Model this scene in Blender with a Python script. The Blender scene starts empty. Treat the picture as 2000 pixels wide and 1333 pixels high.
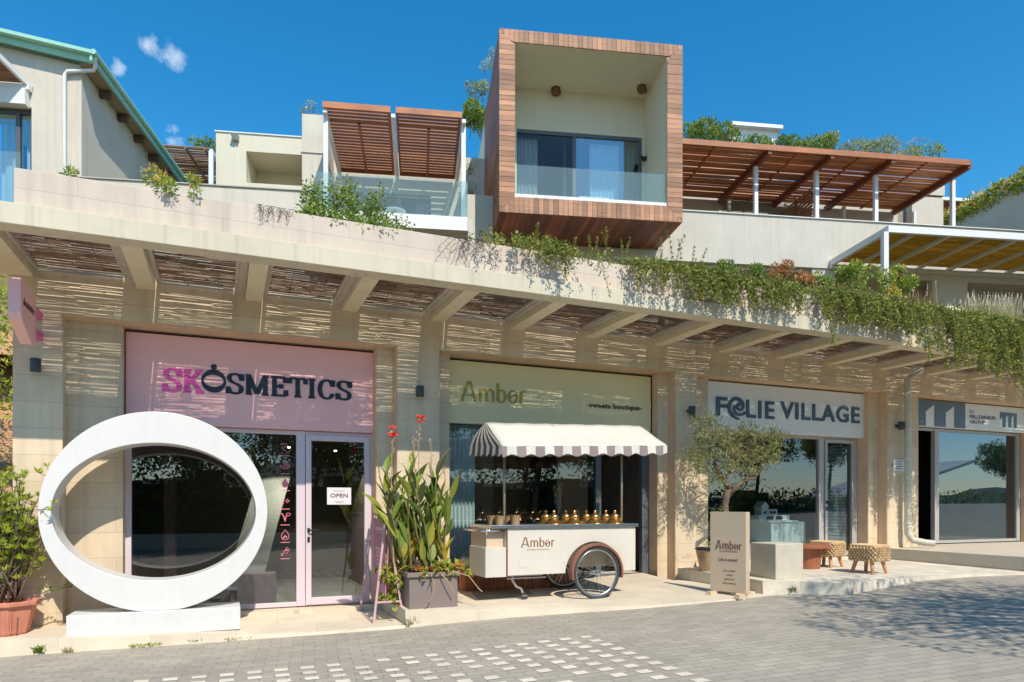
import bpy, math, random
from mathutils import Matrix, Vector, Euler
R = math.radians
random.seed(7)
sc = bpy.context.scene
# ---------------- camera, sky, sun, exposure ----------------
CZ = 1.6
cam = bpy.data.cameras.new('camera'); camo = bpy.data.objects.new('camera', cam)
sc.collection.objects.link(camo); sc.camera = camo
cam.sensor_width = 36; cam.lens = 24; cam.shift_y = 0.16075
cam.clip_start = 0.05; cam.clip_end = 3000
camo.location = (0, 0, CZ); camo.rotation_euler = (R(90), 0, R(-22.94))
SUND = Vector((-0.08, 1.0, -1.094))
sun = bpy.data.lights.new('sun', 'SUN'); suno = bpy.data.objects.new('sun', sun)
sc.collection.objects.link(suno)
sun.energy = 3.2; sun.angle = R(0.5); sun.color = (1.0, 0.915, 0.79)
suno.location = (2, -8, 14); suno.rotation_euler = SUND.to_track_quat('-Z', 'Y').to_euler()
w = bpy.data.worlds.new('World'); sc.world = w; w.use_nodes = True
nt = w.node_tree; nt.nodes.clear()
def WN(t, **k):
    n = nt.nodes.new(t)
    for a, b in k.items(): setattr(n, a, b)
    return n
sky = WN('ShaderNodeTexSky', sky_type='NISHITA', sun_disc=False, sun_elevation=R(47.5), sun_rotation=R(175.4),
         altitude=300, air_density=1.0, dust_density=0.3, ozone_density=4.0)
hsv = WN('ShaderNodeHueSaturation'); hsv.inputs['Saturation'].default_value = 1.34; hsv.inputs['Value'].default_value = 0.92
hsv.inputs['Hue'].default_value = 0.488
bg = WN('ShaderNodeBackground'); bg.inputs[1].default_value = 0.145
wo = WN('ShaderNodeOutputWorld')
L = nt.links.new
L(sky.outputs[0], hsv.inputs['Color'])
# thin wisps of cloud in two directions of the sky
tc = WN('ShaderNodeTexCoord')
def cloud_mask(d, rad, prev):
    d = Vector(d).normalized()
    dist = WN('ShaderNodeVectorMath', operation='DISTANCE'); L(tc.outputs['Generated'], dist.inputs[0]); dist.inputs[1].default_value = d
    mp = WN('ShaderNodeMapRange'); L(dist.outputs['Value'], mp.inputs[0])
    mp.inputs[1].default_value = 0; mp.inputs[2].default_value = rad; mp.inputs[3].default_value = 1; mp.inputs[4].default_value = 0
    if prev is None: return mp.outputs[0]
    mx = WN('ShaderNodeMath', operation='MAXIMUM'); L(prev, mx.inputs[0]); L(mp.outputs[0], mx.inputs[1]); return mx.outputs[0]
def raydir(x, y):
    u = (x-1000)/1333; v = (988-y)/1333; c = math.cos(R(22.94)); s = math.sin(R(22.94))
    return (u*c+s, c-u*s, v)
m = cloud_mask(raydir(338, 122), .038, None); m = cloud_mask(raydir(235, 133), .022, m); m = cloud_mask(raydir(335, 278), .028, m); m = cloud_mask(raydir(285, 90), .03, m)
no = WN('ShaderNodeTexNoise'); no.inputs['Scale'].default_value = 30; no.inputs['Detail'].default_value = 8; no.inputs['Roughness'].default_value = .62
L(tc.outputs['Generated'], no.inputs['Vector'])
ad = WN('ShaderNodeMath', operation='MULTIPLY_ADD'); L(m, ad.inputs[0]); ad.inputs[1].default_value = .50; L(no.outputs[0], ad.inputs[2])
mr = WN('ShaderNodeMapRange'); L(ad.outputs[0], mr.inputs[0]); mr.inputs[1].default_value = .84; mr.inputs[2].default_value = 1.16; mr.inputs[3].default_value = 0; mr.inputs[4].default_value = .38
gate = WN('ShaderNodeMath', operation='GREATER_THAN'); L(m, gate.inputs[0]); gate.inputs[1].default_value = .001
gm = WN('ShaderNodeMath', operation='MULTIPLY'); L(gate.outputs[0], gm.inputs[0]); L(mr.outputs[0], gm.inputs[1])
mixc = WN('ShaderNodeMixRGB'); L(gm.outputs[0], mixc.inputs[0]); L(hsv.outputs[0], mixc.inputs[1]); mixc.inputs[2].default_value = (8.2, 8.0, 7.6, 1)
L(mixc.outputs[0], bg.inputs[0]); L(bg.outputs[0], wo.inputs[0])
sc.view_settings.view_transform = 'Standard'; sc.view_settings.look = 'None'
sc.view_settings.exposure = 0.62; sc.view_settings.gamma = 1; sc.view_settings.use_curve_mapping = False
sc.cycles.max_bounces = 8; sc.cycles.transparent_max_bounces = 16; sc.cycles.glossy_bounces = 3; sc.cycles.diffuse_bounces = 4
sc.cycles.caustics_reflective = False; sc.cycles.caustics_refractive = False

# ---------------- helpers ----------------
TU = 7.75
def wp(x, y, Y=None, Z=None, th=22.94):
    """photo pixel seen at a known depth (Y) or height (Z, relative to the eye) -> metres in that frame"""
    u = (x-1000)/1333; v = (988-y)/1333; c = math.cos(R(th)); s = math.sin(R(th))
    a = u*c+s; b = c-u*s
    k = Y/b if Y is not None else Z/v
    return Vector((a*k, b*k, v*k+CZ))
def up(x, y, Y=None, Z=None): return wp(x, y, Y, Z, TU)
RU = Matrix.Rotation(R(-(22.94-TU)), 4, 'Z')     # frame of the upper buildings
I4 = Matrix.Identity(4)
def wm(o):
    m = Matrix.LocRotScale(o.location, o.rotation_euler, None)
    return wm(o.parent) @ m if o.parent else m
def tag(o, label=None, cat=None, group=None, kind=None):
    for k, v in (('label', label), ('category', cat), ('group', group), ('kind', kind)):
        if v: o[k] = v
    return o
def thing(name, loc, label, cat, group=None, rz=0, M=I4):
    o = bpy.data.objects.new(name, None); sc.collection.objects.link(o); o.empty_display_size = .2
    o.location = M @ Vector(loc); o.rotation_euler = (0, 0, rz + M.to_euler().z)
    return tag(o, label, cat, group)
def dup(o, parent=None):
    c = o.copy(); sc.collection.objects.link(c)
    c.parent = parent
    for ch in list(o.children): dup(ch, c)
    return c
class MB:
    def __init__(s, M=I4): s.v = []; s.f = []; s.m = []; s.t = []; s.M = M; s.id = (M == I4)
    def pts(s, ps):
        n = len(s.v)
        if s.id: s.v.extend([tuple(p) for p in ps])
        else: s.v.extend([tuple(s.M @ Vector(p)) for p in ps])
        return n
    def face(s, ix, m=0, t=.5): s.f.append(ix); s.m.append(m); s.t.append(t)
    def poly(s, ps, m=0, t=.5):
        n = s.pts(ps); s.face(tuple(range(n, n+len(ps))), m, t)
    def hexa(s, p, m=0, t=.5):
        n = s.pts(p)
        for q in ((0, 3, 2, 1), (4, 5, 6, 7), (0, 1, 5, 4), (1, 2, 6, 5), (2, 3, 7, 6), (3, 0, 4, 7)):
            s.face(tuple(n+i for i in q), m, t)
        return s
    def box(s, x0, x1, y0, y1, z0, z1, m=0, t=.5):
        return s.hexa([(x0, y0, z0), (x1, y0, z0), (x1, y1, z0), (x0, y1, z0), (x0, y0, z1), (x1, y0, z1), (x1, y1, z1), (x0, y1, z1)], m, t)
    def beam(s, a, b, wd, h, m=0, t=.5, upv=(0, 0, 1)):
        a = Vector(a); b = Vector(b); d = (b-a).normalized(); sx = d.cross(Vector(upv)).normalized()*wd/2; uz = sx.cross(d).normalized()*h/2
        return s.hexa([a-sx-uz, a+sx-uz, b+sx-uz, b-sx-uz, a-sx+uz, a+sx+uz, b+sx+uz, b-sx+uz], m, t)
    def prism(s, poly, y0, y1, m=0, t=.5, ax='y'):
        """2-D outline (x,z) pushed along y (or (x,y) along z, (y,z) along x)"""
        def P(p, d): return (p[0], d, p[1]) if ax == 'y' else ((p[0], p[1], d) if ax == 'z' else (d, p[0], p[1]))
        k = len(poly); n = s.pts([P(p, y0) for p in poly]+[P(p, y1) for p in poly])
        s.face(tuple(n+i for i in range(k)), m, t); s.face(tuple(n+k+i for i in reversed(range(k))), m, t)
        for i in range(k):
            j = (i+1) % k; s.face((n+j, n+i, n+k+i, n+k+j), m, t)
        return s
    def tube(s, path, r, n=8, m=0, t=.5, cap=True):
        path = [Vector(p) for p in path]; k = len(path)
        rs = r if isinstance(r, (list, tuple)) else [r]*k
        ref = None; rings = []
        for i, p in enumerate(path):
            d = (path[min(i+1, k-1)]-path[max(i-1, 0)])
            if d.length < 1e-9: d = Vector((0, 0, 1))
            d.normalize()
            if ref is None: ref = d.orthogonal().normalized()
            ref = (ref-d*ref.dot(d))
            if ref.length < 1e-6: ref = d.orthogonal()
            ref.normalize(); b = d.cross(ref)
            rings.append(s.pts([p+(ref*math.cos(2*math.pi*j/n)+b*math.sin(2*math.pi*j/n))*rs[i] for j in range(n)]))
        for i in range(k-1):
            for j in range(n):
                q = (j+1) % n; s.face((rings[i]+j, rings[i]+q, rings[i+1]+q, rings[i+1]+j), m, t)
        if cap:
            s.face(tuple(rings[0]+j for j in reversed(range(n))), m, t); s.face(tuple(rings[-1]+j for j in range(n)), m, t)
        return s
    def lathe(s, prof, c=(0, 0, 0), n=24, m=0, t=.5, sx=1, sy=1):
        rings = []
        for r, z in prof:
            rings.append(s.pts([(c[0]+sx*r*math.cos(2*math.pi*j/n), c[1]+sy*r*math.sin(2*math.pi*j/n), c[2]+z) for j in range(n)]))
        for i in range(len(prof)-1):
            for j in range(n):
                q = (j+1) % n; s.face((rings[i]+j, rings[i]+q, rings[i+1]+q, rings[i+1]+j), m, t)
        s.face(tuple(rings[0]+j for j in reversed(range(n))), m, t); s.face(tuple(rings[-1]+j for j in range(n)), m, t)
        return s
    def torus(s, c, R1, r, ax='y', n=36, k=8, m=0, t=.5, a0=0, a1=2*math.pi, sq=1.0):
        full = abs(a1-a0-2*math.pi) < 1e-6; cnt = n if full else n+1; rings = []
        for i in range(cnt):
            a = a0+(a1-a0)*i/n; ca, sa = math.cos(a), math.sin(a); ps = []
            for j in range(k):
                b = 2*math.pi*j/k; rr = R1+r*math.cos(b); h = r*sq*math.sin(b)
                if ax == 'y': ps.append((c[0]+rr*ca, c[1]+h, c[2]+rr*sa))
                elif ax == 'z': ps.append((c[0]+rr*ca, c[1]+rr*sa, c[2]+h))
                else: ps.append((c[0]+h, c[1]+rr*ca, c[2]+rr*sa))
            rings.append(s.pts(ps))
        for i in range(n):
            a = rings[i]; b = rings[(i+1) % cnt]
            for j in range(k):
                q = (j+1) % k; s.face((a+j, b+j, b+q, a+q), m, t)
        return s
    def leaf(s, c, d, ln, wd, t, nrm=None, m=0):
        """a pointed leaf: folded rhombus"""
        d = Vector(d).normalized(); n = nrm or Vector((random.uniform(-1, 1), random.uniform(-1, 1), random.uniform(-.3, 1)))
        sd = d.cross(n)
        if sd.length < 1e-4: sd = d.orthogonal()
        sd.normalize(); c = Vector(c)
        k = s.pts([c, c+d*ln*.45+sd*wd*.5, c+d*ln, c+d*ln*.45-sd*wd*.5])
        s.face((k, k+1, k+2, k+3), m, t)
    def build(s, name, mats, parent=None, smooth=False, bevel=0, label=None, cat=None, group=None, kind=None, auto=None):
        if not isinstance(mats, (list, tuple)): mats = [mats]
        me = bpy.data.meshes.new(name)
        if parent is not None:
            inv = wm(parent).inverted(); vs = [tuple(inv @ Vector(p)) for p in s.v]; loc = None
        else:
            xs = [p[0] for p in s.v]; ys = [p[1] for p in s.v]; zs = [p[2] for p in s.v]
            loc = Vector(((min(xs)+max(xs))/2, (min(ys)+max(ys))/2, min(zs)))
            vs = [(p[0]-loc[0], p[1]-loc[1], p[2]-loc[2]) for p in s.v]
        me.from_pydata(vs, [], s.f)
        for mm in mats: me.materials.append(mm)
        me.polygons.foreach_set('material_index', s.m)
        a = me.attributes.new('tone', 'FLOAT', 'FACE'); a.data.foreach_set('value', s.t)
        if smooth: me.polygons.foreach_set('use_smooth', [True]*len(s.f))
        me.update()
        o = bpy.data.objects.new(name, me); sc.collection.objects.link(o)
        if smooth and auto: me.set_sharp_from_angle(angle=R(auto))
        if parent is not None: o.parent = parent
        else: o.location = loc
        if bevel:
            b = o.modifiers.new('bevel', 'BEVEL'); b.width = bevel; b.segments = 2; b.limit_method = 'ANGLE'; b.angle_limit = R(50)
        return tag(o, label, cat, group, kind)

# ---------------- materials ----------------
MAT = {}
def nodes(name):
    mt = bpy.data.materials.new(name); mt.use_nodes = True; t = mt.node_tree; t.nodes.clear(); MAT[name] = mt
    out = t.nodes.new('ShaderNodeOutputMaterial'); return mt, t, out
def sh(c, k): return (max(0, c[0]*k), max(0, c[1]*k), max(0, c[2]*k), 1)
def mat(name, col, rough=.7, var=.12, scale=3, bump=0, bscale=40, metal=0, spec=.4, tone=0, streak=0, col2=None, coat=0):
    mt, t, out = nodes(name); N = t.nodes.new; K = t.links.new
    p = N('ShaderNodeBsdfPrincipled'); K(p.outputs[0], out.inputs[0])
    p.inputs['Roughness'].default_value = rough; p.inputs['Metallic'].default_value = metal; p.inputs['Specular IOR Level'].default_value = spec
    if coat: p.inputs['Coat Weight'].default_value = coat
    tcn = N('ShaderNodeTexCoord'); c2 = col2 or sh(col, 1-var); c1 = sh(col, 1+var) if not col2 else tuple(col)+(1,)
    n1 = N('ShaderNodeTexNoise'); n1.inputs['Scale'].default_value = scale; n1.inputs['Detail'].default_value = 7; n1.inputs['Roughness'].default_value = .65
    K(tcn.outputs['Object'], n1.inputs['Vector'])
    mr = N('ShaderNodeMapRange'); K(n1.outputs[0], mr.inputs[0]); mr.inputs[1].default_value = .3; mr.inputs[2].default_value = .7
    mx = N('ShaderNodeMixRGB'); K(mr.outputs[0], mx.inputs[0]); mx.inputs[1].default_value = c1; mx.inputs[2].default_value = tuple(c2)[:3]+(1,)
    last = mx.outputs[0]
    if streak:   # rain streaks: noise stretched along z
        mp = N('ShaderNodeMapping'); K(tcn.outputs['Object'], mp.inputs[0]); mp.inputs['Scale'].default_value = (7, 7, .35)
        n2 = N('ShaderNodeTexNoise'); n2.inputs['Scale'].default_value = 1.5; n2.inputs['Detail'].default_value = 4; K(mp.outputs[0], n2.inputs['Vector'])
        m2 = N('ShaderNodeMapRange'); K(n2.outputs[0], m2.inputs[0]); m2.inputs[1].default_value = .5; m2.inputs[2].default_value = .8; m2.inputs[3].default_value = 1; m2.inputs[4].default_value = 1-streak
        mm = N('ShaderNodeMixRGB'); mm.blend_type = 'MULTIPLY'; mm.inputs[0].default_value = 1; K(last, mm.inputs[1]); K(m2.outputs[0], mm.inputs[2]); last = mm.outputs[0]
    if tone:
        at = N('ShaderNodeAttribute'); at.attribute_name = 'tone'
        m3 = N('ShaderNodeMapRange'); K(at.outputs['Fac'], m3.inputs[0]); m3.inputs[3].default_value = 1-tone; m3.inputs[4].default_value = 1+tone
        mm = N('ShaderNodeMixRGB'); mm.blend_type = 'MULTIPLY'; mm.inputs[0].default_value = 1; K(last, mm.inputs[1]); K(m3.outputs[0], mm.inputs[2]); last = mm.outputs[0]
    K(last, p.inputs['Base Color'])
    if bump:
        n3 = N('ShaderNodeTexNoise'); n3.inputs['Scale'].default_value = bscale; n3.inputs['Detail'].default_value = 5; K(tcn.outputs['Object'], n3.inputs['Vector'])
        b = N('ShaderNodeBump'); b.inputs['Strength'].default_value = bump; b.inputs['Distance'].default_value = .01; K(n3.outputs[0], b.inputs['Height']); K(b.outputs[0], p.inputs['Normal'])
    mt['_last'] = 0
    return mt
def coursed(name, col, bw, bh, mortar, mcol, rough=.8, var=.1, streak=0, rot=(R(90), 0, 0), msize=.004, off=.5, scale=2.5, bmp=.3, loc=(0, 0, 0)):
    """stone/precast wall or pavers: brick texture with faint joints"""
    mt, t, out = nodes(name); N = t.nodes.new; K = t.links.new
    p = N('ShaderNodeBsdfPrincipled'); K(p.outputs[0], out.inputs[0]); p.inputs['Roughness'].default_value = rough; p.inputs['Specular IOR Level'].default_value = .3
    g = N('ShaderNodeNewGeometry')
    mp = N('ShaderNodeMapping'); mp.vector_type = 'TEXTURE'; K(g.outputs['Position'], mp.inputs[0]); mp.inputs['Rotation'].default_value = rot; mp.inputs['Location'].default_value = loc
    br = N('ShaderNodeTexBrick'); K(mp.outputs[0], br.inputs['Vector']); br.offset = off; br.inputs['Scale'].default_value = 1
    br.inputs['Brick Width'].default_value = bw; br.inputs['Row Height'].default_value = bh; br.inputs['Mortar Size'].default_value = msize; br.inputs['Mortar Smooth'].default_value = .3
    br.inputs['Color1'].default_value = sh(col, 1+var*.6); br.inputs['Color2'].default_value = sh(col, 1-var*.6); br.inputs['Mortar'].default_value = tuple(mcol)+(1,)
    n1 = N('ShaderNodeTexNoise'); n1.inputs['Scale'].default_value = scale; n1.inputs['Detail'].default_value = 8; n1.inputs['Roughness'].default_value = .7; K(g.outputs['Position'], n1.inputs['Vector'])
    mr = N('ShaderNodeMapRange'); K(n1.outputs[0], mr.inputs[0]); mr.inputs[1].default_value = .3; mr.inputs[2].default_value = .7; mr.inputs[3].default_value = 1-var; mr.inputs[4].default_value = 1+var*.7
    mm = N('ShaderNodeMixRGB'); mm.blend_type = 'MULTIPLY'; mm.inputs[0].default_value = 1; K(br.outputs[0], mm.inputs[1]); K(mr.outputs[0], mm.inputs[2]); last = mm.outputs[0]
    if streak:
        m4 = N('ShaderNodeMapping'); K(g.outputs['Position'], m4.inputs[0]); m4.inputs['Scale'].default_value = (5, 5, .3)
        n2 = N('ShaderNodeTexNoise'); n2.inputs['Scale'].default_value = 1.2; n2.inputs['Detail'].default_value = 5; K(m4.outputs[0], n2.inputs['Vector'])
        m2 = N('ShaderNodeMapRange'); K(n2.outputs[0], m2.inputs[0]); m2.inputs[1].default_value = .48; m2.inputs[2].default_value = .8; m2.inputs[3].default_value = 1; m2.inputs[4].default_value = 1-streak
        mq = N('ShaderNodeMixRGB'); mq.blend_type = 'MULTIPLY'; mq.inputs[0].default_value = 1; K(last, mq.inputs[1]); K(m2.outputs[0], mq.inputs[2]); last = mq.outputs[0]
    K(last, p.inputs['Base Color'])
    b = N('ShaderNodeBump'); b.inputs['Strength'].default_value = bmp; b.inputs['Distance'].default_value = .006; b.invert = True; K(br.outputs['Fac'], b.inputs['Height'])
    n3 = N('ShaderNodeTexNoise'); n3.inputs['Scale'].default_value = 60; n3.inputs['Detail'].default_value = 4; K(g.outputs['Position'], n3.inputs['Vector'])
    b2 = N('ShaderNodeBump'); b2.inputs['Strength'].default_value = .15; b2.inputs['Distance'].default_value = .005; K(n3.outputs[0], b2.inputs['Height']); K(b.outputs[0], b2.inputs['Normal']); K(b2.outputs[0], p.inputs['Normal'])
    return mt
def wood(name, col, col2, axis='x', rough=.55, tone=.35, sc1=1.0):
    mt, t, out = nodes(name); N = t.nodes.new; K = t.links.new
    p = N('ShaderNodeBsdfPrincipled'); K(p.outputs[0], out.inputs[0]); p.inputs['Roughness'].default_value = rough
    tcn = N('ShaderNodeTexCoord'); mp = N('ShaderNodeMapping'); K(tcn.outputs['Object'], mp.inputs[0])
    s = {'x': (1.2, 22, 22), 'y': (22, 1.2, 22), 'z': (22, 22, 1.2)}[axis]; mp.inputs['Scale'].default_value = tuple(q*sc1 for q in s)
    n1 = N('ShaderNodeTexNoise'); n1.inputs['Scale'].default_value = 1; n1.inputs['Detail'].default_value = 6; n1.inputs['Roughness'].default_value = .7; K(mp.outputs[0], n1.inputs['Vector'])
    mr = N('ShaderNodeMapRange'); K(n1.outputs[0], mr.inputs[0]); mr.inputs[1].default_value = .3; mr.inputs[2].default_value = .7
    mx = N('ShaderNodeMixRGB'); K(mr.outputs[0], mx.inputs[0]); mx.inputs[1].default_value = tuple(col)+(1,); mx.inputs[2].default_value = tuple(col2)+(1,)
    n2 = N('ShaderNodeTexNoise'); n2.inputs['Scale'].default_value = 1.3; n2.inputs['Detail'].default_value = 3; K(tcn.outputs['Object'], n2.inputs['Vector'])
    at = N('ShaderNodeAttribute'); at.attribute_name = 'tone'
    m3 = N('ShaderNodeMapRange'); K(at.outputs['Fac'], m3.inputs[0]); m3.inputs[3].default_value = 1-tone; m3.inputs[4].default_value = 1+tone
    m5 = N('ShaderNodeMapRange'); K(n2.outputs[0], m5.inputs[0]); m5.inputs[1].default_value = .3; m5.inputs[2].default_value = .7; m5.inputs[3].default_value = .8; m5.inputs[4].default_value = 1.2
    ml = N('ShaderNodeMath'); ml.operation = 'MULTIPLY'; K(m3.outputs[0], ml.inputs[0]); K(m5.outputs[0], ml.inputs[1])
    mm = N('ShaderNodeMixRGB'); mm.blend_type = 'MULTIPLY'; mm.inputs[0].default_value = 1; K(mx.outputs[0], mm.inputs[1]); K(ml.outputs[0], mm.inputs[2])
    K(mm.outputs[0], p.inputs['Base Color'])
    b = N('ShaderNodeBump'); b.inputs['Strength'].default_value = .25; b.inputs['Distance'].default_value = .004; K(n1.outputs[0], b.inputs['Height']); K(b.outputs[0], p.inputs['Normal'])
    return mt
def foliage(name, stops, trans=.3, rough=.5):
    mt, t, out = nodes(name); N = t.nodes.new; K = t.links.new
    at = N('ShaderNodeAttribute'); at.attribute_name = 'tone'; cr = N('ShaderNodeValToRGB'); K(at.outputs['Fac'], cr.inputs[0])
    e = cr.color_ramp.elements
    for i, (pos, c) in enumerate(stops):
        if i < 2: el = e[i]; el.position = pos
        else: el = e.new(pos)
        el.color = tuple(c)+(1,)
    p = N('ShaderNodeBsdfPrincipled'); p.inputs['Roughness'].default_value = rough; p.inputs['Specular IOR Level'].default_value = .35; K(cr.outputs[0], p.inputs['Base Color'])
    tr = N('ShaderNodeBsdfTranslucent'); hs = N('ShaderNodeHueSaturation'); hs.inputs['Value'].default_value = 1.5; hs.inputs['Hue'].default_value = .485; K(cr.outputs[0], hs.inputs['Color']); K(hs.outputs[0], tr.inputs[0])
    mx = N('ShaderNodeMixShader'); mx.inputs[0].default_value = trans; K(p.outputs[0], mx.inputs[1]); K(tr.outputs[0], mx.inputs[2]); K(mx.outputs[0], out.inputs[0])
    return mt
def glass(name, tint=(.75, .8, .8), ior=1.75, rcol=(1, 1, 1), haze=0, hcol=(.8, .9, .9)):
    """window pane: fresnel reflection over a tinted see-through pane (inner faces let light straight through)"""
    mt, t, out = nodes(name); N = t.nodes.new; K = t.links.new
    fr = N('ShaderNodeFresnel'); fr.inputs[0].default_value = ior; ge = N('ShaderNodeNewGeometry')
    su = N('ShaderNodeMath'); su.operation = 'SUBTRACT'; su.inputs[0].default_value = 1; K(ge.outputs['Backfacing'], su.inputs[1])
    mu = N('ShaderNodeMath'); mu.operation = 'MULTIPLY'; K(fr.outputs[0], mu.inputs[0]); K(su.outputs[0], mu.inputs[1])
    tr = N('ShaderNodeBsdfTransparent'); tr.inputs[0].default_value = tuple(tint)+(1,)
    gl = N('ShaderNodeBsdfGlossy'); gl.inputs['Roughness'].default_value = 0.0; gl.inputs[0].default_value = tuple(rcol)+(1,)
    a = tr.outputs[0]
    if haze:
        df = N('ShaderNodeBsdfDiffuse'); df.inputs[0].default_value = tuple(hcol)+(1,); m0 = N('ShaderNodeMixShader'); m0.inputs[0].default_value = haze
        K(tr.outputs[0], m0.inputs[1]); K(df.outputs[0], m0.inputs[2]); a = m0.outputs[0]
    mx = N('ShaderNodeMixShader'); K(mu.outputs[0], mx.inputs[0]); K(a, mx.inputs[1]); K(gl.outputs[0], mx.inputs[2]); K(mx.outputs[0], out.inputs[0])
    return mt
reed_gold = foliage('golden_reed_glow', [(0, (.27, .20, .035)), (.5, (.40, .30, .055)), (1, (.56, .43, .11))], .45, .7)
stone = coursed('shop_stone', (.68, .55, .38), 2.4, .305, 1, (.50, .415, .30), streak=.22, var=.10, loc=(0, 0, .05))
bounce_tint = mat('jamb_bounce_tint', (.66, .47, .31), .8, .08, 4, .1)  # warm light bounced off the paving is mixed into this stone colour
concrete = mat('canopy_concrete', (.73, .64, .44), .8, .07, 2.2, .12, 50, streak=.12)
fascia_m = mat('fascia_paint', (.60, .54, .405), .7, .08, 1.5, .08, 50, streak=.22)
planterm = coursed('planter_plaster', (.62, .52, .42), 2.6, .19, 1, (.44, .36, .29), streak=.24, var=.06, msize=.003, loc=(0, 0, .035), bmp=.2)
render_w = mat('cream_render', (.60, .545, .45), .85, .07, 1.2, .06, 60, streak=.14)
render_p = mat('pale_render', (.56, .525, .45), .85, .07, 1.2, .06, 60, streak=.13)
render_g = mat('grey_render', (.58, .53, .44), .85, .05, 1.2, .05, 60, streak=.07)
render_y = mat('buff_render', (.66, .61, .47), .85, .04, 1.2, .05, 60, streak=.05)
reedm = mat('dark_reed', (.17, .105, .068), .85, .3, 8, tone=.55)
reed_br = mat('brown_reed', (.30, .17, .10), .8, .25, 8, tone=.4)
reed_frame = mat('weathered_white_frame', (.50, .44, .36), .75, .15, 5, .1)
white_metal = mat('white_metal', (.72, .72, .70), .35, .03, 3)
green_white = mat('pale_metal', (.62, .66, .60), .4, .04, 3)
grey_metal = mat('grey_metal', (.30, .30, .30), .4, .05, 4, metal=.5)
steel = mat('steel', (.55, .56, .58), .28, .08, 8, metal=1)
chrome = mat('chrome', (.7, .7, .72), .15, .03, 8, metal=1)
black = mat('black_paint', (.018, .02, .024), .4, .1, 4)
lampm = mat('anthracite', (.05, .06, .07), .45, .1, 6)
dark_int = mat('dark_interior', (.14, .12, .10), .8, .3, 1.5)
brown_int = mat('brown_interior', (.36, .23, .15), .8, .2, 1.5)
frame_lilac = mat('lilac_frame', (.66, .56, .60), .4, .03, 3)
frame_grey = mat('grey_frame', (.42, .40, .38), .4, .03, 3)
frame_dark = mat('dark_frame', (.10, .115, .13), .4, .03, 3)
pane = glass('shop_pane', (.80, .85, .84), 1.9)
pane_dark = glass('dark_pane', (.66, .72, .71), 2.1)
pane_folie = glass('third_shop_pane', (.78, .83, .83), 2.1, (.9, .95, 1))
pane_refl = glass('mirror_pane', (.5, .55, .55), 2.6, (.85, .93, 1))
pane_up = glass('upper_pane', (.8, .9, .95), 3.2, (.8, .95, 1))
balu = glass('balustrade_glass', (.80, .90, .90), 1.45, haze=.10, hcol=(.62, .74, .74))
pinkm = mat('pink_panel', (.92, .52, .50), .5, .03, 2)
pinksat = mat('magenta_acrylic', (.72, .09, .36), .3, .03, 3)
pinkpaint = mat('dusty_pink_paint', (.60, .38, .40), .55, .1, 8)
sage = mat('sage_panel', (.80, .70, .40), .5, .03, 2)
gold = mat('brass_letters', (.42, .31, .045), .4, .08, 9, metal=.2)
navy = mat('navy_letters', (.015, .022, .035), .4, .05, 5)
slate = mat('slate_letters', (.06, .10, .15), .45, .05, 5)
slateb = mat('slate_blue', (.12, .17, .23), .5, .04, 4)
signw = mat('sign_white', (.76, .77, .74), .5, .03, 2)
brownt = mat('brown_lettering', (.16, .05, .04), .5, .05, 6)
sculpt = mat('white_gloss', (.69, .675, .645), .42, .03, 1.1, .04, 8, streak=.05)
terra = mat('terracotta', (.62, .24, .15), .65, .12, 6, .1, 30)
terra_old = mat('aged_terracotta', (.42, .28, .18), .8, .4, 5, .2, 30)
soil = mat('soil', (.06, .04, .025), .95, .4, 20, .5)
taupe = mat('taupe_planter', (.235, .185, .165), .5, .05, 5)
cream = mat('cream_lacquer', (.66, .61, .52), .38, .05, 1.3, .03, 20, streak=.06)
fenderm = mat('red_brown_fender', (.26, .105, .07), .35, .08, 6)
rubber = mat('tyre_rubber', (.05, .052, .055), .6, .1, 8)
brass = mat('polished_brass', (.86, .50, .17), .27, .06, 14, metal=1)
kraft = mat('kraft_paper', (.55, .34, .17), .8, .08, 8)
canvas_w = mat('white_canvas', (.62, .595, .52), .8, .03, 3, .1, 12)
canvas_b = mat('brown_canvas', (.085, .065, .06), .8, .06, 5, .1, 12)
canvas_g = mat('taupe_canvas', (.27, .22, .21), .8, .05, 5, .1, 12)
boardm = mat('greige_board', (.62, .48, .33), .6, .03, 2)
cubec = mat('cast_concrete', (.55, .50, .40), .8, .08, 5, .15, 40)
woodred = wood('red_wood', (.42, .155, .07), (.27, .085, .038), 'z')
woodpal = wood('pale_wood', (.62, .34, .16), (.48, .24, .11), 'z')
rope = mat('woven_rush', (.55, .38, .20), .9, .25, 30, .4, 60, tone=.3)
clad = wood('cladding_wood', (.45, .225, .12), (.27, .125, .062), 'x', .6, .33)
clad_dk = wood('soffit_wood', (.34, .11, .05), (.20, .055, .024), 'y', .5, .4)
slat = wood('pergola_wood', (.34, .125, .045), (.20, .07, .026), 'x', .5, .25)
slat_r = wood('pergola_red', (.46, .175, .065), (.30, .10, .04), 'x', .5, .25)
mint = mat('mint_metal', (.33, .62, .50), .4, .04, 3)
curtain = mat('sheer_curtain', (.82, .87, .88), .9, .05, 3)
curtain_t = mat('teal_curtain', (.16, .36, .40), .9, .08, 3)
nestm = mat('mud_nest', (.17, .09, .05), .95, .4, 20, .6, 30)
bark = mat('bark', (.16, .11, .075), .9, .35, 12, .6, 30)
stemm = mat('green_stem', (.16, .15, .05), .7, .3, 10)
pebble = mat('pale_stone', (.72, .62, .48), .8, .08, 3, .1, 60)
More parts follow.
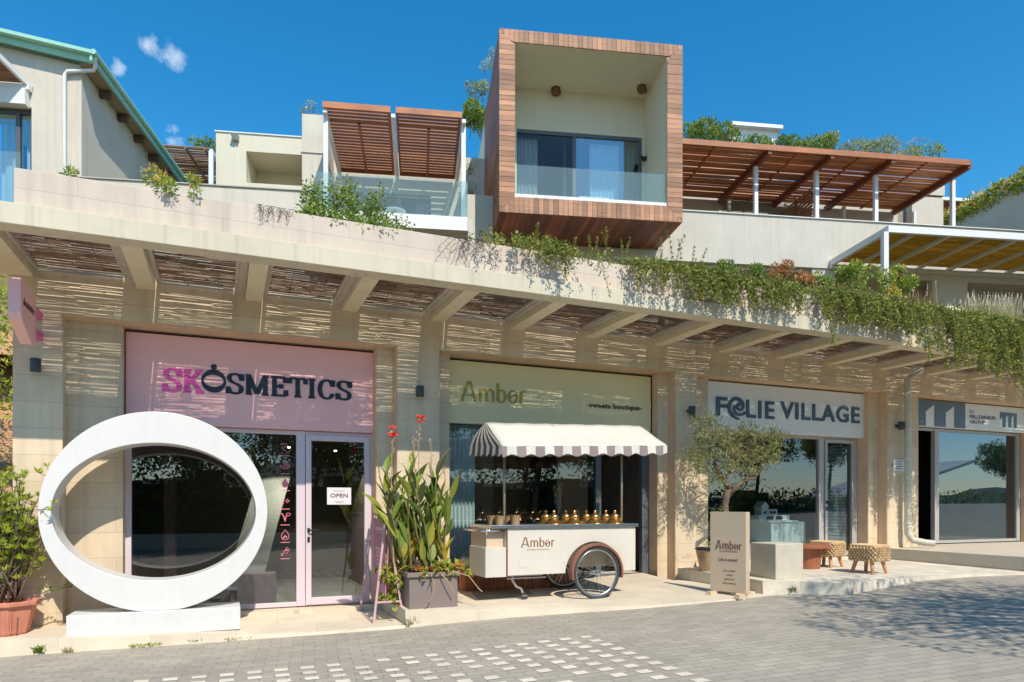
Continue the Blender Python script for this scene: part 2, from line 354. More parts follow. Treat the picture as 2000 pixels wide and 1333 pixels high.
# ---------------- ground ----------------
RX = [-60, -14, -6, -2, 0, 1, 2, 3.3, 5, 6.5, 8, 9.5, 11.5, 20, 40, 90]
RZ = [-1.9, -1.75, -1.66, -1.60, -1.57, -1.54, -1.5, -1.42, -1.345, -1.28, -1.20, -1.11, -1.075, -.75, .1, .4]
def road(X):
    for i in range(len(RX)-1):
        if X <= RX[i+1]: return RZ[i]+(RZ[i+1]-RZ[i])*(X-RX[i])/(RX[i+1]-RX[i])+CZ
    return RZ[-1]+CZ
paver = coursed('grey_pavers', (.395, .35, .28), .236, .109, 1, (.25, .225, .18), rot=(0, 0, R(-6.8)), msize=.0045, var=.15, bmp=.6, scale=1.2)
b = MB()
xs = [x for x in RX]+[-4, -1, .5, 1.5, 2.6, 4.1, 5.7, 7.2, 8.8, 10.5, 14, 17]; xs = sorted(set(xs)); ys = [-60, -20, -6, 0, 4, 8, 9.3, 12]
for i in range(len(xs)-1):
    for j in range(len(ys)-1):
        b.poly([(xs[i], ys[j], road(xs[i])), (xs[i+1], ys[j], road(xs[i+1])), (xs[i+1], ys[j+1], road(xs[i+1])), (xs[i], ys[j+1], road(xs[i]))])
b.build('road', paver, kind='structure')
# pale paving blocks set in a diagonal band pattern
paleblock = mat('pale_block', (.70, .62, .49), .85, .07, 5, .15, 60, tone=.10)
b = MB()
for i in range(0, 24):
    for j in range(0, 16):
        if i+j == 10 or i+j == 21: continue
        cx = 3.58-.2365*i-.004*j; cy = 6.42-.2165*j+.0285*i
        hw, hh = .060, .053; t = random.random(); n = []
        for sx, sy in ((-1, -1), (1, -1), (1, 1), (-1, 1)):
            x = cx+sx*hw+random.uniform(-.002, .002); y = cy+sy*hh-sx*hw*.12+random.uniform(-.002, .002); n.append((x, y, road(x)+.004))
        b.poly(n, 0, t)
b.build('paving_pattern', paleblock, kind='structure')
# pavements
paveA = coursed('travertine', (.66, .565, .43), .9, .6, 1, (.52, .44, .33), rot=(0, 0, R(-4)), msize=.003, var=.11, bmp=.2, scale=3)
kerbp = [(-9, 9.1), (-2.0, 8.77), (.36, 8.53), (2.05, 8.2), (3.35, 7.95), (5.15, 7.5), (6.55, 7.3)]
def kerbY(X, P=kerbp):
    for (a, b_), (c, d) in zip(P, P[1:]):
        if X <= c: return b_+(d-b_)*(X-a)/(c-a)
    return P[-1][1]
def paveAz(X, Y): return max(CZ-1.385-.030*(max(X, -3)+1.9)-.055*(9.4-Y), road(X)+.035)
b = MB(); xa = [-9, -6, -3, -2, -1, 0, .36, 1, 1.5, 2.05]
for x0, x1 in zip(xa, xa[1:]):
    y0, y1 = kerbY(x0), kerbY(x1)
    f0, f1 = (x0, y0, paveAz(x0, y0)), (x1, y1, paveAz(x1, y1))
    b.poly([f0, f1, (x1, 10.2, paveAz(x1, 10.2)), (x0, 10.2, paveAz(x0, 10.2))])
    b.poly([(x0, y0-.03, road(x0)-.02), (x1, y1-.03, road(x1)-.02), f1, f0])
b.poly([(2.05, kerbY(2.05), 0), (2.05, 10.2, 0), (2.05, 10.2, paveAz(2.05, 10.2)), (2.05, 8.2, paveAz(2.05, 8.2))])
b.box(-.5, 2.02, 9.56, 9.95, -.1, CZ-1.40)
b.build('pavement', paveA, kind='structure')
paveB = coursed('travertine_slab', (.65, .565, .43), 1.2, .6, 1, (.55, .47, .36), rot=(0, 0, R(-4)), msize=.003, var=.12, bmp=.2, scale=2)
def paveBz(X, Y): return CZ-1.312+.058*max(0, Y-7.8)+.034*max(0, X-5)
b = MB(); xa = [2.06, 2.7, 3.35, 4.2, 5.15, 5.9, 6.55]
for x0, x1 in zip(xa, xa[1:]):
    y0, y1 = kerbY(x0)+.03, kerbY(x1)+.03
    f0, f1 = (x0, y0, paveBz(x0, y0)), (x1, y1, paveBz(x1, y1))
    b.poly([f0, f1, (x1, 10.2, paveBz(x1, 10.2)), (x0, 10.2, paveBz(x0, 10.2))])
    b.poly([(x0, y0-.02, road(x0)-.03), (x1, y1-.02, road(x1)-.03), f1, f0])
b.poly([(2.06, 10.2, 0), (2.06, 8.2, 0), (2.06, 8.23, paveBz(2, 8.23)), (2.06, 10.2, paveBz(2, 10.2))])
b.box(6.55, 6.93, 7.55, 9.2, .1, CZ-1.215); b.box(6.1, 6.55, 8.6, 9.2, .1, CZ-1.225)
b.box(6.55, 7.35, 7.36, 7.55, .1, CZ-1.235)
b.build('pavement', paveB, kind='structure')
b = MB(); xa = [6.94, 7.4, 7.8, 8.6, 9.5, 10.6, 11.75]; ya = [7.42, 7.2, 6.75, 6.85, 6.95, 6.9, 6.6]
for (x0, y0), (x1, y1) in zip(zip(xa, ya), list(zip(xa, ya))[1:]):
    zt = CZ-1.05
    b.poly([(x0, y0, zt), (x1, y1, zt), (x1, 10.2, zt+.03), (x0, 10.2, zt+.03)])
    b.poly([(x0, y0-.015, road(x0)-.08), (x1, y1-.015, road(x1)-.08), (x1, y1, zt), (x0, y0, zt)])
b.poly([(6.94, 10.2, .1), (6.94, 7.42, .1), (6.94, 7.42, CZ-1.05), (6.94, 10.2, CZ-1.02)])
b.box(7.5, 11.75, 9.56, 9.95, .2, CZ-.99)
b.build('pavement', mat('worn_concrete_slab', (.66, .59, .47), .85, .22, 2.5, .3, 25), kind='structure')
b = MB(); b.box(11.76, 26, 6.3, 10.2, .2, CZ-.82); b.build('platform', mat('platform_concrete', (.58, .51, .40), .85, .08, 2.5, .1, 40), kind='structure')

# ---------------- shop building ----------------
Y0, YP, YG, ZS = 9.35, 9.55, 9.8, CZ+2.62
ZL = CZ+2.225
bld = thing('shop_building', (7, 10, 0), 'long single-storey beige stone row of four shops under the slatted canopy', 'building')
b = MB()
for x0, x1 in ((-2.2, -1.72), (2.235, 2.834), (6.903, 7.32), (11.86, 12.5), (17.4, 24)): b.box(x0, x1, Y0, 9.95, -.3, ZL)
b.box(-2.2, 24, Y0, 9.95, ZL, ZS+.35)
for x0, x1, hi in ((-1.72, -1.13, 0), (1.985, 2.235, 0), (2.834, 3.05, 0), (6.69, 6.903, 0), (7.32, 7.72, 0), (11.59, 11.86, 0), (12.5, 13.0, 0), (16.72, 17.4, 0)):
    b.box(x0, x1, YP, 9.948, -.3, ZL-.001)
b.box(-2.2, -2.0, 9.95, 14, -.3, ZS+.3)      # end wall
b.build('wall', stone, bld)
# thin skins on jambs and soffits, orange ground-bounced light put into their colour
b = MB()
for x0, x1 in ((-1.72, 2.235), (2.834, 6.903), (7.32, 11.86), (12.5, 17.4)):
    b.box(x0+.003, x1-.003, Y0+.012, YG-.01, ZL-.012, ZL-.001)
for x in (2.235, 6.903, 11.86, 17.4): b.box(x-.012, x-.001, Y0+.006, YP-.003, -.2, ZL-.014)
for x in (1.985, 6.69, 11.59, 16.72): b.box(x-.012, x-.001, YP+.004, YG, -.2, ZL-.014)
b.build('bounce_skin', bounce_tint, bld)
b = MB(); b.box(-2.2, 24, 9.96, 14, ZS+.1, ZS+.3); b.build('roof', concrete, bld)
def shop(x0, x1, zb, zt, framem, posts, glassm, intm, doors=(), depth=3.6):
    """glazed shopfront: outer frame, posts, panes and the dim room behind it"""
    fr = MB(); fw = .055
    fr.box(x0, x1, YG, YG+.07, zt-fw, zt); fr.box(x0, x1, YG, YG+.07, zb, zb+.06)
    for px, pw in posts: fr.box(px-pw/2, px+pw/2, YG-.012, YG+.08, zb+.002, zt-.002)
    win = fr.build('shopfront_window', framem, bld, bevel=.004)
    ps = sorted([x0]+[p[0] for p in posts]+[x1])
    for a, c in zip(ps, ps[1:]):
        if c-a < .25: continue
        if any(d0-.06 <= a and c <= d1+.06 for d0, d1 in doors): continue
        g = MB(); g.box(a, c, YG+.03, YG+.042, zb+.05, zt-.05); g.build('pane', glassm, win)
    r = MB(); e = .002
    r.box(x0-.25, x1+.25, 9.99+depth, 10.05+depth, zb-.1, zt+.6, 0); r.box(x0-.3, x0-.25, 9.96, 10+depth, zb-.1, zt+.6, 0); r.box(x1+.25, x1+.3, 9.96, 10+depth, zb-.1, zt+.6, 0)
    r.box(x0-.25, x1+.25, 9.96, 9.99+depth, zt+.5, zt+.6, 0); r.box(x0-.25, x1+.25, 9.87, 9.99+depth, zb-.1, zb-.01, 1)
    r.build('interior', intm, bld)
    return win
zp = CZ-1.385
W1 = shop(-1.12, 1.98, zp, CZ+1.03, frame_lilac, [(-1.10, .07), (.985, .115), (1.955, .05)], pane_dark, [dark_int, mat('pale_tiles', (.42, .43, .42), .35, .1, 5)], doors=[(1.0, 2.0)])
def door(x0, x1, zb, zt, framem, glassm, fw=.075, rz=0, handle_left=True, hm=black, y=None):
    y = YG-.03 if y is None else y
    d = MB()
    M = Matrix.Translation((x1, y, 0)) @ Matrix.Rotation(rz, 4, 'Z') @ Matrix.Translation((-x1, -y, 0)) if rz else I4
    d = MB(M); d.box(x0, x0+fw, y, y+.06, zb, zt); d.box(x1-fw, x1, y, y+.06, zb, zt); d.box(x0+fw, x1-fw, y, y+.06, zt-fw, zt); d.box(x0+fw, x1-fw, y, y+.06, zb, zb+fw*1.3)
    D = d.build('door', framem, bld, bevel=.004)
    g = MB(M); g.box(x0+fw-.005, x1-fw+.005, y+.025, y+.037, zb+fw, zt-fw+.005); g.build('pane', glassm, D)
    h = MB(M); hx = x0+fw*.5 if handle_left else x1-fw*.5; s = 1 if handle_left else -1; zh = zb+1.03
    h.tube([(hx, y, zh), (hx, y-.05, zh), (hx+s*.13, y-.055, zh)], .011, 8); h.box(hx-.018, hx+.018, y-.012, y-.002, zh-.03, zh+.03)
    h.build('handle', hm, D); h = MB(M); h.box(hx-.017, hx+.017, y-.014, y-.002, zh-.16, zh-.09); h.build('lock', hm, D)
    return D
# things seen dimly inside the first shop
il = MB(); il.hexa([(-.05, 10.5, zp), (.45, 10.5, zp), (.45, 10.6, zp), (-.05, 10.6, zp), (.75, 12.4, CZ+1.2), (1.25, 12.4, CZ+1.2), (1.25, 12.5, CZ+1.2), (.75, 12.5, CZ+1.2)]); il.build('inner_stair', mat('grey_stair', (.34, .34, .34), .5, .1), bld)
il = MB(); il.box(-.9, -.75, 12.6, 13.4, zp, CZ+.9); il.build('display_shelf', mat('pink_shelf', (.25, .15, .18), .5, .1), bld)
il = MB(); il.box(.1, .7, 10.25, 10.6, zp, zp+.42); il.build('display_bench', mat('mauve_bench', (.34, .20, .24), .5, .05), bld)
lm = bpy.data.materials.new('lamp_glow'); lm.use_nodes = True; lm.node_tree.nodes['Principled BSDF'].inputs['Emission Color'].default_value = (1, .86, .6, 1); lm.node_tree.nodes['Principled BSDF'].inputs['Emission Strength'].default_value = 9
for lx, ly in ((.95, 11.2), (1.72, 11.6)):
    il = MB(); il.lathe([(.022, 0), (.024, .02)], (lx, ly, CZ+.90), 14); il.build('ceiling_spot', lm, bld)
    pl_ = bpy.data.lights.new('shop_lamp', 'SPOT'); pl_.energy = 70; pl_.color = (1, .85, .65); pl_.spot_size = R(120); pl_.shadow_soft_size = .04; po = bpy.data.objects.new('shop_lamp', pl_); sc.collection.objects.link(po); po.location = (lx, ly, CZ+.88); po.parent = None
D1 = door(1.05, 1.93, zp+.015, CZ+.975, frame_lilac, pane_dark)
# sweets shop (second bay)
zt2 = CZ+1.235
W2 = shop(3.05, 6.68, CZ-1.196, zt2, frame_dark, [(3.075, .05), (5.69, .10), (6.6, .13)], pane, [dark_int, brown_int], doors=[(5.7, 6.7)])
cu = MB(); n = 40
for i in range(n):
    a0 = 3.1+.52*i/n; a1 = 3.1+.52*(i+1)/n; y0_ = 10.02+.03*math.sin(i*1.3); y1_ = 10.02+.03*math.sin((i+1)*1.3)
    cu.poly([(a0, y0_, CZ-1.18), (a1, y1_, CZ-1.18), (a1, y1_, zt2), (a0, y0_, zt2)])
cu.build('curtain', curtain, W2, smooth=True)
brn = MB(); brn.box(3.66, 4.15, 10.6, 10.66, CZ-1.15, zt2+.2); brn.box(5.85, 6.5, 11.6, 11.66, CZ-1.15, zt2+.2); brn.box(4.9, 5.9, 13.0, 13.05, CZ-.4, CZ+1.1); brn.build('inner_partition', brown_int, bld)
# third bay
zt3 = CZ+1.33
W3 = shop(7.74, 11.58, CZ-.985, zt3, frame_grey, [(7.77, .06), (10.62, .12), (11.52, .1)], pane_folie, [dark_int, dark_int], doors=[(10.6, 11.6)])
D3 = door(10.70, 11.47, CZ-.965, zt3-.05, frame_grey, pane_folie, fw=.06)
bl = MB()
for k in range(74):
    zz = CZ-.9+k*.029; bl.hexa([(10.78, 9.9, zz), (11.4, 9.9, zz), (11.4, 9.925, zz+.012), (10.78, 9.925, zz+.012), (10.78, 9.9, zz+.0015), (11.4, 9.9, zz+.0015), (11.4, 9.925, zz+.0135), (10.78, 9.925, zz+.0135)])
bl.build('venetian_blind', mat('blind_slat', (.70, .74, .70), .5, .02), D3)
# fourth bay: open sliding door and a big reflecting pane
zt4 = CZ+1.63
W4 = shop(13.02, 16.7, CZ-.80, zt4, frame_grey, [(13.9, .13), (16.62, .12)], pane_refl, [dark_int, dark_int], doors=[(13.0, 13.95)])
cu = MB(); n = 120
for i in range(n):
    a0 = 14.0+2.55*i/n; a1 = 14.0+2.55*(i+1)/n; y0_ = 10.0+.022*math.sin(i*1.15); y1_ = 10.0+.022*math.sin((i+1)*1.15)
    cu.poly([(a0, y0_, CZ-.76), (a1, y1_, CZ-.76), (a1, y1_, zt4), (a0, y0_, zt4)])
cu.build('curtain', curtain_t, W4, smooth=True)

# ---------------- canopy ----------------
can = thing('canopy', (6, 8.5, ZS), 'pale concrete canopy with cross beams and dark reed mats above the shopfronts', 'canopy')
BR = [-2.0, -.757, .463, 1.671, 2.909, 4.124, 5.388, 6.669, 7.966, 9.228, 10.497, 11.803, 13.127, 14.45, 15.78, 17.1, 18.4]
YF = 7.65
def YFx(x): return YF if x < 10.12 else 7.79
b = MB(); b.box(-4.2, 10.12, YF, YF+.24, ZS, ZS+.20); b.build('fascia', fascia_m, can, bevel=.006)
b = MB(); b.box(10.13, 20, 7.79, 8.02, ZS, ZS+.18); b.build('fascia', concrete, can, bevel=.006)
for i, x in enumerate(BR):
    yf = YFx(x)+.24
    b = MB(); wl = .2 if i else .75
    b.box(x-wl, x, yf+.001, Y0-.001, ZS, ZS+.26); b.build('beam', concrete, can, bevel=.005)
rnd = random.Random(3)
for i in range(len(BR)-1):
    gap_ = .012 if i in (1, 2, 4) else .0; xa_, xb = BR[i]+gap_, BR[i+1]-.2; yf = YFx(xb)+.24; zm = ZS+.13
    f = MB(); f.box(xb-.086, xb-.004, yf+.03, Y0-.04, zm-.05, zm+.02); f.box(xb-.13, xb-.087, yf+.03, Y0-.04, zm-.035, zm+.019)
    f.box(xa_+.004, xa_+.05, yf+.03, Y0-.04, zm-.05, zm+.02)
    f.box(xa_+.01, xb-.14, Y0-.075, Y0-.035, zm-.06, zm+.0)
    f.build('mat_frame', reed_frame, can)
    r = MB(); y = yf+.05; dens = (.0139, .0139, .0136, .0131, .0126, .0122, .0119, .0117, .0117)[min(i, 8)]
    while y < Y0-.07:
        cuts = [xa_+.04]+sorted(rnd.uniform(xa_, xb) for _ in range(rnd.choice((1, 2, 2, 3))))+[xb-.10]
        for c0, c1 in zip(cuts, cuts[1:]):
            if c1-c0 < .02: continue
            ya_ = y+rnd.gauss(0, .0036); yb = y+rnd.gauss(0, .0036); w_ = rnd.uniform(.0085, .0125); z0 = zm+rnd.uniform(-.004, .004); t = rnd.random()
            r.hexa([(c0, ya_-w_/2, z0), (c1, yb-w_/2, z0), (c1, yb+w_/2, z0), (c0, ya_+w_/2, z0), (c0, ya_-w_/2, z0+.0035), (c1, yb-w_/2, z0+.0035), (c1, yb+w_/2, z0+.0035), (c0, ya_+w_/2, z0+.0035)], 0, t)
        y += dens
    for k in (.3, .68):
        xx = xa_+(xb-xa_)*k; r.tube([(xx, yf+.03, zm-.004), (xx+.01, Y0-.05, zm-.004)], .0022, 4, t=.1)
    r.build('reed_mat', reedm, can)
# planter wall along the canopy edge
b = MB(); b.box(-1.815, 10.4, 7.74, 7.86, ZS+.19, CZ+3.185); b.build('planter_wall', planterm, bevel=.008, label='long pale plaster parapet standing on the canopy edge, bare at its left end', cat='parapet wall')
b = MB(); b.box(10.41, 20, 7.9, 8.0, ZS+.185, CZ+3.05); b.build('planter_wall', planterm, label='short pale parapet at right mostly buried under hanging vines', cat='parapet wall')
b = MB(); b.box(3.0, 20, 8.01, 8.35, ZS+.28, CZ+3.0); b.build('planting_bed', soil, kind='structure')

# ---------------- signs and lettering ----------------
def cm(pts, n=7):
    """smooth curve through the points"""
    out = []; P = [pts[0]]+list(pts)+[pts[-1]]
    for i in range(1, len(P)-2):
        p0, p1, p2, p3 = P[i-1:i+3]
        for k in range(n):
            t = k/n; out.append(tuple(.5*((2*p1[j])+(-p0[j]+p2[j])*t+(2*p0[j]-5*p1[j]+4*p2[j]-p3[j])*t*t+(-p0[j]+3*p1[j]-3*p2[j]+p3[j])*t**3) for j in (0, 1)))
    out.append(tuple(pts[-1])); return out
def arc(cx, cy, rx, ry, a0, a1, n=20): return [(cx+rx*math.cos(R(a0+(a1-a0)*i/n)), cy+ry*math.sin(R(a0+(a1-a0)*i/n))) for i in range(n+1)]
def stroke(b, pts, wv, wh, T, y, d, closed=False):
    """broad-nib stroke, extruded in relief. T maps letter (x,y) to wall (X,Z)"""
    n = len(pts); Lf = []; Rt = []
    for i, p in enumerate(pts):
        q0 = pts[(i-1) % n] if closed else pts[max(i-1, 0)]; q1 = pts[(i+1) % n] if closed else pts[min(i+1, n-1)]
        dx, dy = q1[0]-q0[0], q1[1]-q0[1]; l = math.hypot(dx, dy) or 1; nx, ny = -dy/l, dx/l
        Lf.append(T(p[0]+nx*wv/2, p[1]+ny*wh/2)); Rt.append(T(p[0]-nx*wv/2, p[1]-ny*wh/2))
    rng = range(n if closed else n-1)
    for i in rng:
        j = (i+1) % n; a, c, e, g = Lf[i], Lf[j], Rt[j], Rt[i]
        b.hexa([(a[0], y, a[1]), (c[0], y, c[1]), (e[0], y, e[1]), (g[0], y, g[1]), (a[0], y+d, a[1]), (c[0], y+d, c[1]), (e[0], y+d, e[1]), (g[0], y+d, g[1])])
SERIF = {
 'S': (.86, [cm([(.74, .74), (.66, .92), (.44, .985), (.22, .92), (.17, .74), (.30, .58), (.55, .47), (.73, .33), (.70, .10), (.46, .015), (.22, .08), (.13, .28)]), [(.77, .66), (.77, 1.0)], [(.11, .0), (.11, .33)]]),
 'K': (1.0, [[(.22, 0), (.22, 1)], [(.80, .98), (.28, .42)], [(.44, .58), (.84, .02)], [(.06, .03), (.42, .03)], [(.06, .97), (.42, .97)], [(.60, .03), (1.0, .03)], [(.58, .97), (.95, .97)]]),
 'M': (1.22, [[(.2, 0), (.2, 1)], [(1.02, 0), (1.02, 1)], [(.22, .97), (.6, .05)], [(.62, .05), (1.0, .97)], [(.06, .03), (.36, .03)], [(.84, .03), (1.18, .03)], [(.06, .97), (.3, .97)], [(.94, .97), (1.18, .97)]]),
 'E': (.90, [[(.22, 0), (.22, 1)], [(.06, .97), (.76, .97)], [(.06, .03), (.78, .03)], [(.25, .51), (.56, .51)], [(.76, .97), (.76, .70)], [(.79, .03), (.79, .32)], [(.56, .62), (.56, .40)]]),
 'T': (.92, [[(.46, 0), (.46, 1)], [(.05, .97), (.87, .97)], [(.06, .97), (.06, .70)], [(.86, .97), (.86, .70)], [(.28, .03), (.64, .03)]]),
 'I': (.48, [[(.24, 0), (.24, 1)], [(.06, .97), (.42, .97)], [(.06, .03), (.42, .03)]]),
 'C': (.94, [cm([(.80, .70), (.70, .92), (.48, .985), (.24, .86), (.14, .5), (.24, .14), (.48, .015), (.70, .08), (.82, .28)]), [(.83, .66), (.83, 1.0)]]),
}
AMB = {
 'A': (.98, [[(.05, 0), (.44, 1.0)], [(.44, 1.0), (.56, 1.02), (.86, .0)], [(.18, .30), (.74, .30)], [(.0, .02), (.16, .0)]], 1.0),
 'm': (1.02, [[(.12, 0), (.12, .66)], arc(.32, .42, .20, .24, 180, 0, 10)+[(.52, 0)], arc(.72, .42, .20, .24, 180, 0, 10)+[(.92, 0)]], 1),
 'b': (.66, [[(.13, .03), (.13, 1.02)], arc(.36, .33, .235, .33, 200, -160, 22)], 1),
 'e': (.66, [arc(.34, .34, .25, .33, 60, 400, 24), [(.12, .20), (.52, .50)]], 1),
 'r': (.46, [[(.13, 0), (.13, .66)], [(.13, .42), (.20, .60), (.33, .68), (.44, .62)]], 1),
}
def letters(b, word, font, p0, p1, h0, h1, y, d, wv, wh, gap=0):
    """word between two photo-measured baseline ends p0,p1 (X,Z) with letter heights h0,h1"""
    ws = [font[c][0]+gap for c in word]; tot = sum(ws)-gap; x = 0
    for c, w_ in zip(word, ws):
        for si, s_ in enumerate(font[c][1]):
            def T(px, py, x=x):
                k = (x+px)/tot; h = h0+(h1-h0)*k; return (p0[0]+(p1[0]-p0[0])*k, p0[1]+(p1[1]-p0[1])*k+py*h)
            stroke(b, s_, wv, wh, T, y-.0009*si, d)
        x += w_
def text(body, name, material, parent, x0, x1, zb, zt, y, depth=.004, offset=0, M=I4, spacing=1.0, **kw):
    """plain lettering fitted to the box x0..x1, zb..zt on a wall facing the street"""
    c = bpy.data.curves.new('t', 'FONT'); c.body = body; c.offset = offset; c.resolution_u = 3; c.space_character = spacing; c.align_x = 'CENTER' if '\n' in body else 'LEFT'
    o = bpy.data.objects.new('t', c); sc.collection.objects.link(o); dg = bpy.context.evaluated_depsgraph_get(); me = bpy.data.meshes.new_from_object(o.evaluated_get(dg))
    vs = [v.co.copy() for v in me.vertices]; fs = [tuple(p.vertices) for p in me.polygons]; bpy.data.objects.remove(o); bpy.data.curves.remove(c)
    mx0 = min(v.x for v in vs); mx1 = max(v.x for v in vs); my0 = min(v.y for v in vs); my1 = max(v.y for v in vs)
    b = MB(M); n = b.pts([(x0+(v.x-mx0)/(mx1-mx0)*(x1-x0), y, zb+(v.y-my0)/(my1-my0)*(zt-zb)) for v in vs])
    for f in fs: b.face(tuple(n+i for i in f))
    bpy.data.meshes.remove(me)
    o = b.build(name, material, parent, **kw)
    s = o.modifiers.new('relief', 'SOLIDIFY'); s.thickness = depth; s.offset = 0
    return o
# pink sign
ps = thing('shop_sign', (.4, 9.75, CZ+1.02), 'wide pink sign panel with magenta and black serif letters above the left shop', 'sign')
b = MB(); b.box(-1.12, 1.972, 9.72, 9.798, CZ+1.035, CZ+2.175); b.build('panel', pinkm, ps, bevel=.004)
b = MB(); b.box(-1.128, -1.122, 9.70, 9.80, CZ+1.03, CZ+2.2); b.box(1.974, 1.98, 9.70, 9.8, CZ+1.03, CZ+2.2); b.box(-1.12, 1.972, 9.76, 9.797, CZ+2.176, CZ+2.2); b.build('panel_edge', black, ps)
ys_ = 9.72-.012
b = MB(); letters(b, 'SK', SERIF, (wp(317, 764, Y=9.7).x, wp(317, 763, Y=9.7).z), (wp(399, 0, Y=9.7).x, wp(317, 763, Y=9.7).z), .285, .285, ys_, .011, .25, .11, .02); b.build('letters', pinksat, ps, label='magenta letters SK')
b = MB()
cO = wp(417.5, 744.5, Y=9.7)
ou = arc(cO.x, cO.z, .150, .150, 0, 360, 40); inn = arc(cO.x, cO.z+.004, .118, .078, 0, 360, 40)
for i in range(40):
    a, c, e, g = ou[i], ou[i+1], inn[i+1], inn[i]
    b.hexa([(a[0], ys_, a[1]), (c[0], ys_, c[1]), (e[0], ys_, e[1]), (g[0], ys_, g[1]), (a[0], ys_+.011, a[1]), (c[0], ys_+.011, c[1]), (e[0], ys_+.011, e[1]), (g[0], ys_+.011, g[1])])
b.prism(arc(cO.x+.002, cO.z+.185, .036, .036, 0, 360, 16)[:-1], ys_, ys_+.011)
x0_ = wp(441, 760, Y=9.7); x1_ = wp(687, 780, Y=9.7)
letters(b, 'SMETICS', SERIF, (x0_.x, wp(441, 768, Y=9.7).z), (x1_.x, wp(687, 782, Y=9.7).z), .262, .258, ys_, .011, .24, .105, .03)
b.build('letters', navy, ps, label='black serif letters')
# sage sign
ss = thing('shop_sign', (4.9, 9.75, CZ+1.23), 'wide sage green sign panel with brass letters above the cart', 'sign')
b = MB(); b.box(3.06, 6.665, 9.72, 9.798, CZ+1.235, CZ+2.175); b.build('panel', sage, ss, bevel=.004)
b = MB(); b.box(3.06, 6.665, 9.76, 9.797, CZ+2.176, CZ+2.2); b.box(6.667, 6.675, 9.7, 9.8, CZ+1.235, CZ+2.2); b.build('panel_edge', black, ss)
a0 = wp(901, 782, Y=9.7); a1 = wp(1028, 789, Y=9.7)
b = MB(); letters(b, 'Amber', AMB, (a0.x, a0.z), (a1.x, a1.z), .29, .285, 9.708, .011, .15, .055, .07); b.build('letters', gold, ss)
a0 = wp(1147, 797, Y=9.7); a1 = wp(1254, 803, Y=9.7)
text('-sweets boutique-', 'lettering', mat('olive_lettering', (.10, .08, .03), .4, .05), ss, a0.x, a1.x, a1.z-.02, a0.z+.095, 9.71, .012, offset=.012)
# white sign
fs_ = thing('shop_sign', (9.8, 9.7, CZ+1.32), 'white sign panel with dark slate capitals above the olive tree shop', 'sign')
b = MB(); b.box(7.73, 11.70, 9.64, 9.797, CZ+1.33, CZ+2.185); b.build('panel', signw, fs_, bevel=.006)
q = lambda x, y: wp(x, y, Y=9.635)
text('F', 'lettering', slate, fs_, q(1398, 0).x, q(1420, 0).x, q(1398, 812).z, q(1398, 775).z, 9.63, .02, offset=.022)
b = MB(); c_ = q(1438, 797); c0 = (c_.x, c_.z)
def Tsw(px, py): return (c0[0]+px*.205, c0[1]+py*.205)
stroke(b, arc(0, 0, .80, .80, 20, 250, 26), .34, .30, Tsw, 9.62, .02)
stroke(b, cm([(.78, .25), (.55, -.12), (.2, -.10), (.05, .15), (.25, .35), (.42, .22)]), .26, .22, Tsw, 9.617, .02)
stroke(b, cm([(-.25, .2), (-.25, -.25), (.05, -.55), (.6, -.55), (.95, -.35)]), .24, .22, Tsw, 9.614, .02)
stroke(b, cm([(-.55, -.5), (-.2, -.85), (.25, -.98)]), .16, .16, Tsw, 9.611, .02)
b.build('swirl_emblem', slate, fs_)
text('LIE', 'lettering', slate, fs_, q(1457, 0).x, q(1512, 0).x, q(1457, 816).z, q(1457, 780).z-.01, 9.63, .02, offset=.018, spacing=1.15)
text('VILLAGE', 'lettering', slate, fs_, q(1524, 0).x, q(1678, 0).x, q(1600, 823).z, q(1600, 790).z, 9.63, .02, offset=.018, spacing=1.12)
# blue and white sign
ms = thing('shop_sign', (15, 9.7, CZ+1.63), 'blue and white sign panel with folded stripe emblem above the right shop', 'sign')
b = MB(); b.box(13.02, 16.80, 9.66, 9.797, CZ+1.64, CZ+2.19); b.build('panel', signw, ms, bevel=.005)
b = MB(); yb = 9.652; zb_, zt_ = CZ+1.65, CZ+2.18
def mx(x): return wp(x, 800, Y=9.655).x
# slate field minus two slanted white bars
b.poly([(mx(1778), yb, zb_+.02), (mx(1787), yb, zb_+.12), (mx(1787), yb, zb_), (mx(1808), yb, zb_), (mx(1808), yb, zb_+.30), (mx(1808), yb, zt_), (mx(1778), yb, zt_)])
b.poly([(mx(1808), yb, zb_+.30), (mx(1825), yb, zb_+.46), (mx(1825), yb, zt_), (mx(1808), yb, zt_)])
b.poly([(mx(1825), yb, zb_), (mx(1847), yb, zb_), (mx(1847), yb, zt_), (mx(1825), yb, zt_)])
b.poly([(mx(1847), yb, zb_+.30), (mx(1864), yb, zb_+.46), (mx(1864), yb, zt_), (mx(1847), yb, zt_)])
b.poly([(mx(1864), yb, zb_), (mx(1885), yb, zb_), (mx(1885), yb, zt_), (mx(1864), yb, zt_)])
def lg(u0, u1, v0, v1, s0=0): b.poly([(mx(u0), yb, v0), (mx(u1), yb, v0), (mx(u1), yb, v1), (mx(u0), yb, v1)] if not s0 else [(mx(u0), yb, v0), (mx(u1), yb, v0+s0), (mx(u1), yb, v1), (mx(u0), yb, v1)])
z0_, z1_ = CZ+1.735, CZ+2.06
lg(1953, 1958, z0_+.16, z1_, .08); lg(1958, 1964, z0_, z1_)
lg(1964, 1969.5, z0_+.22, z1_, .06); lg(1969.5, 1975, z0_, z1_)
lg(1975, 1980, z0_+.22, z1_, .06); lg(1980, 1985.5, z0_, z1_)
o = b.build('emblem', slateb, ms); s_ = o.modifiers.new('relief', 'SOLIDIFY'); s_.thickness = .004
lt = mat('grey_lettering', (.14, .13, .13), .5, .02); lt2 = mat('faint_lettering', (.42, .40, .38), .5, .02)
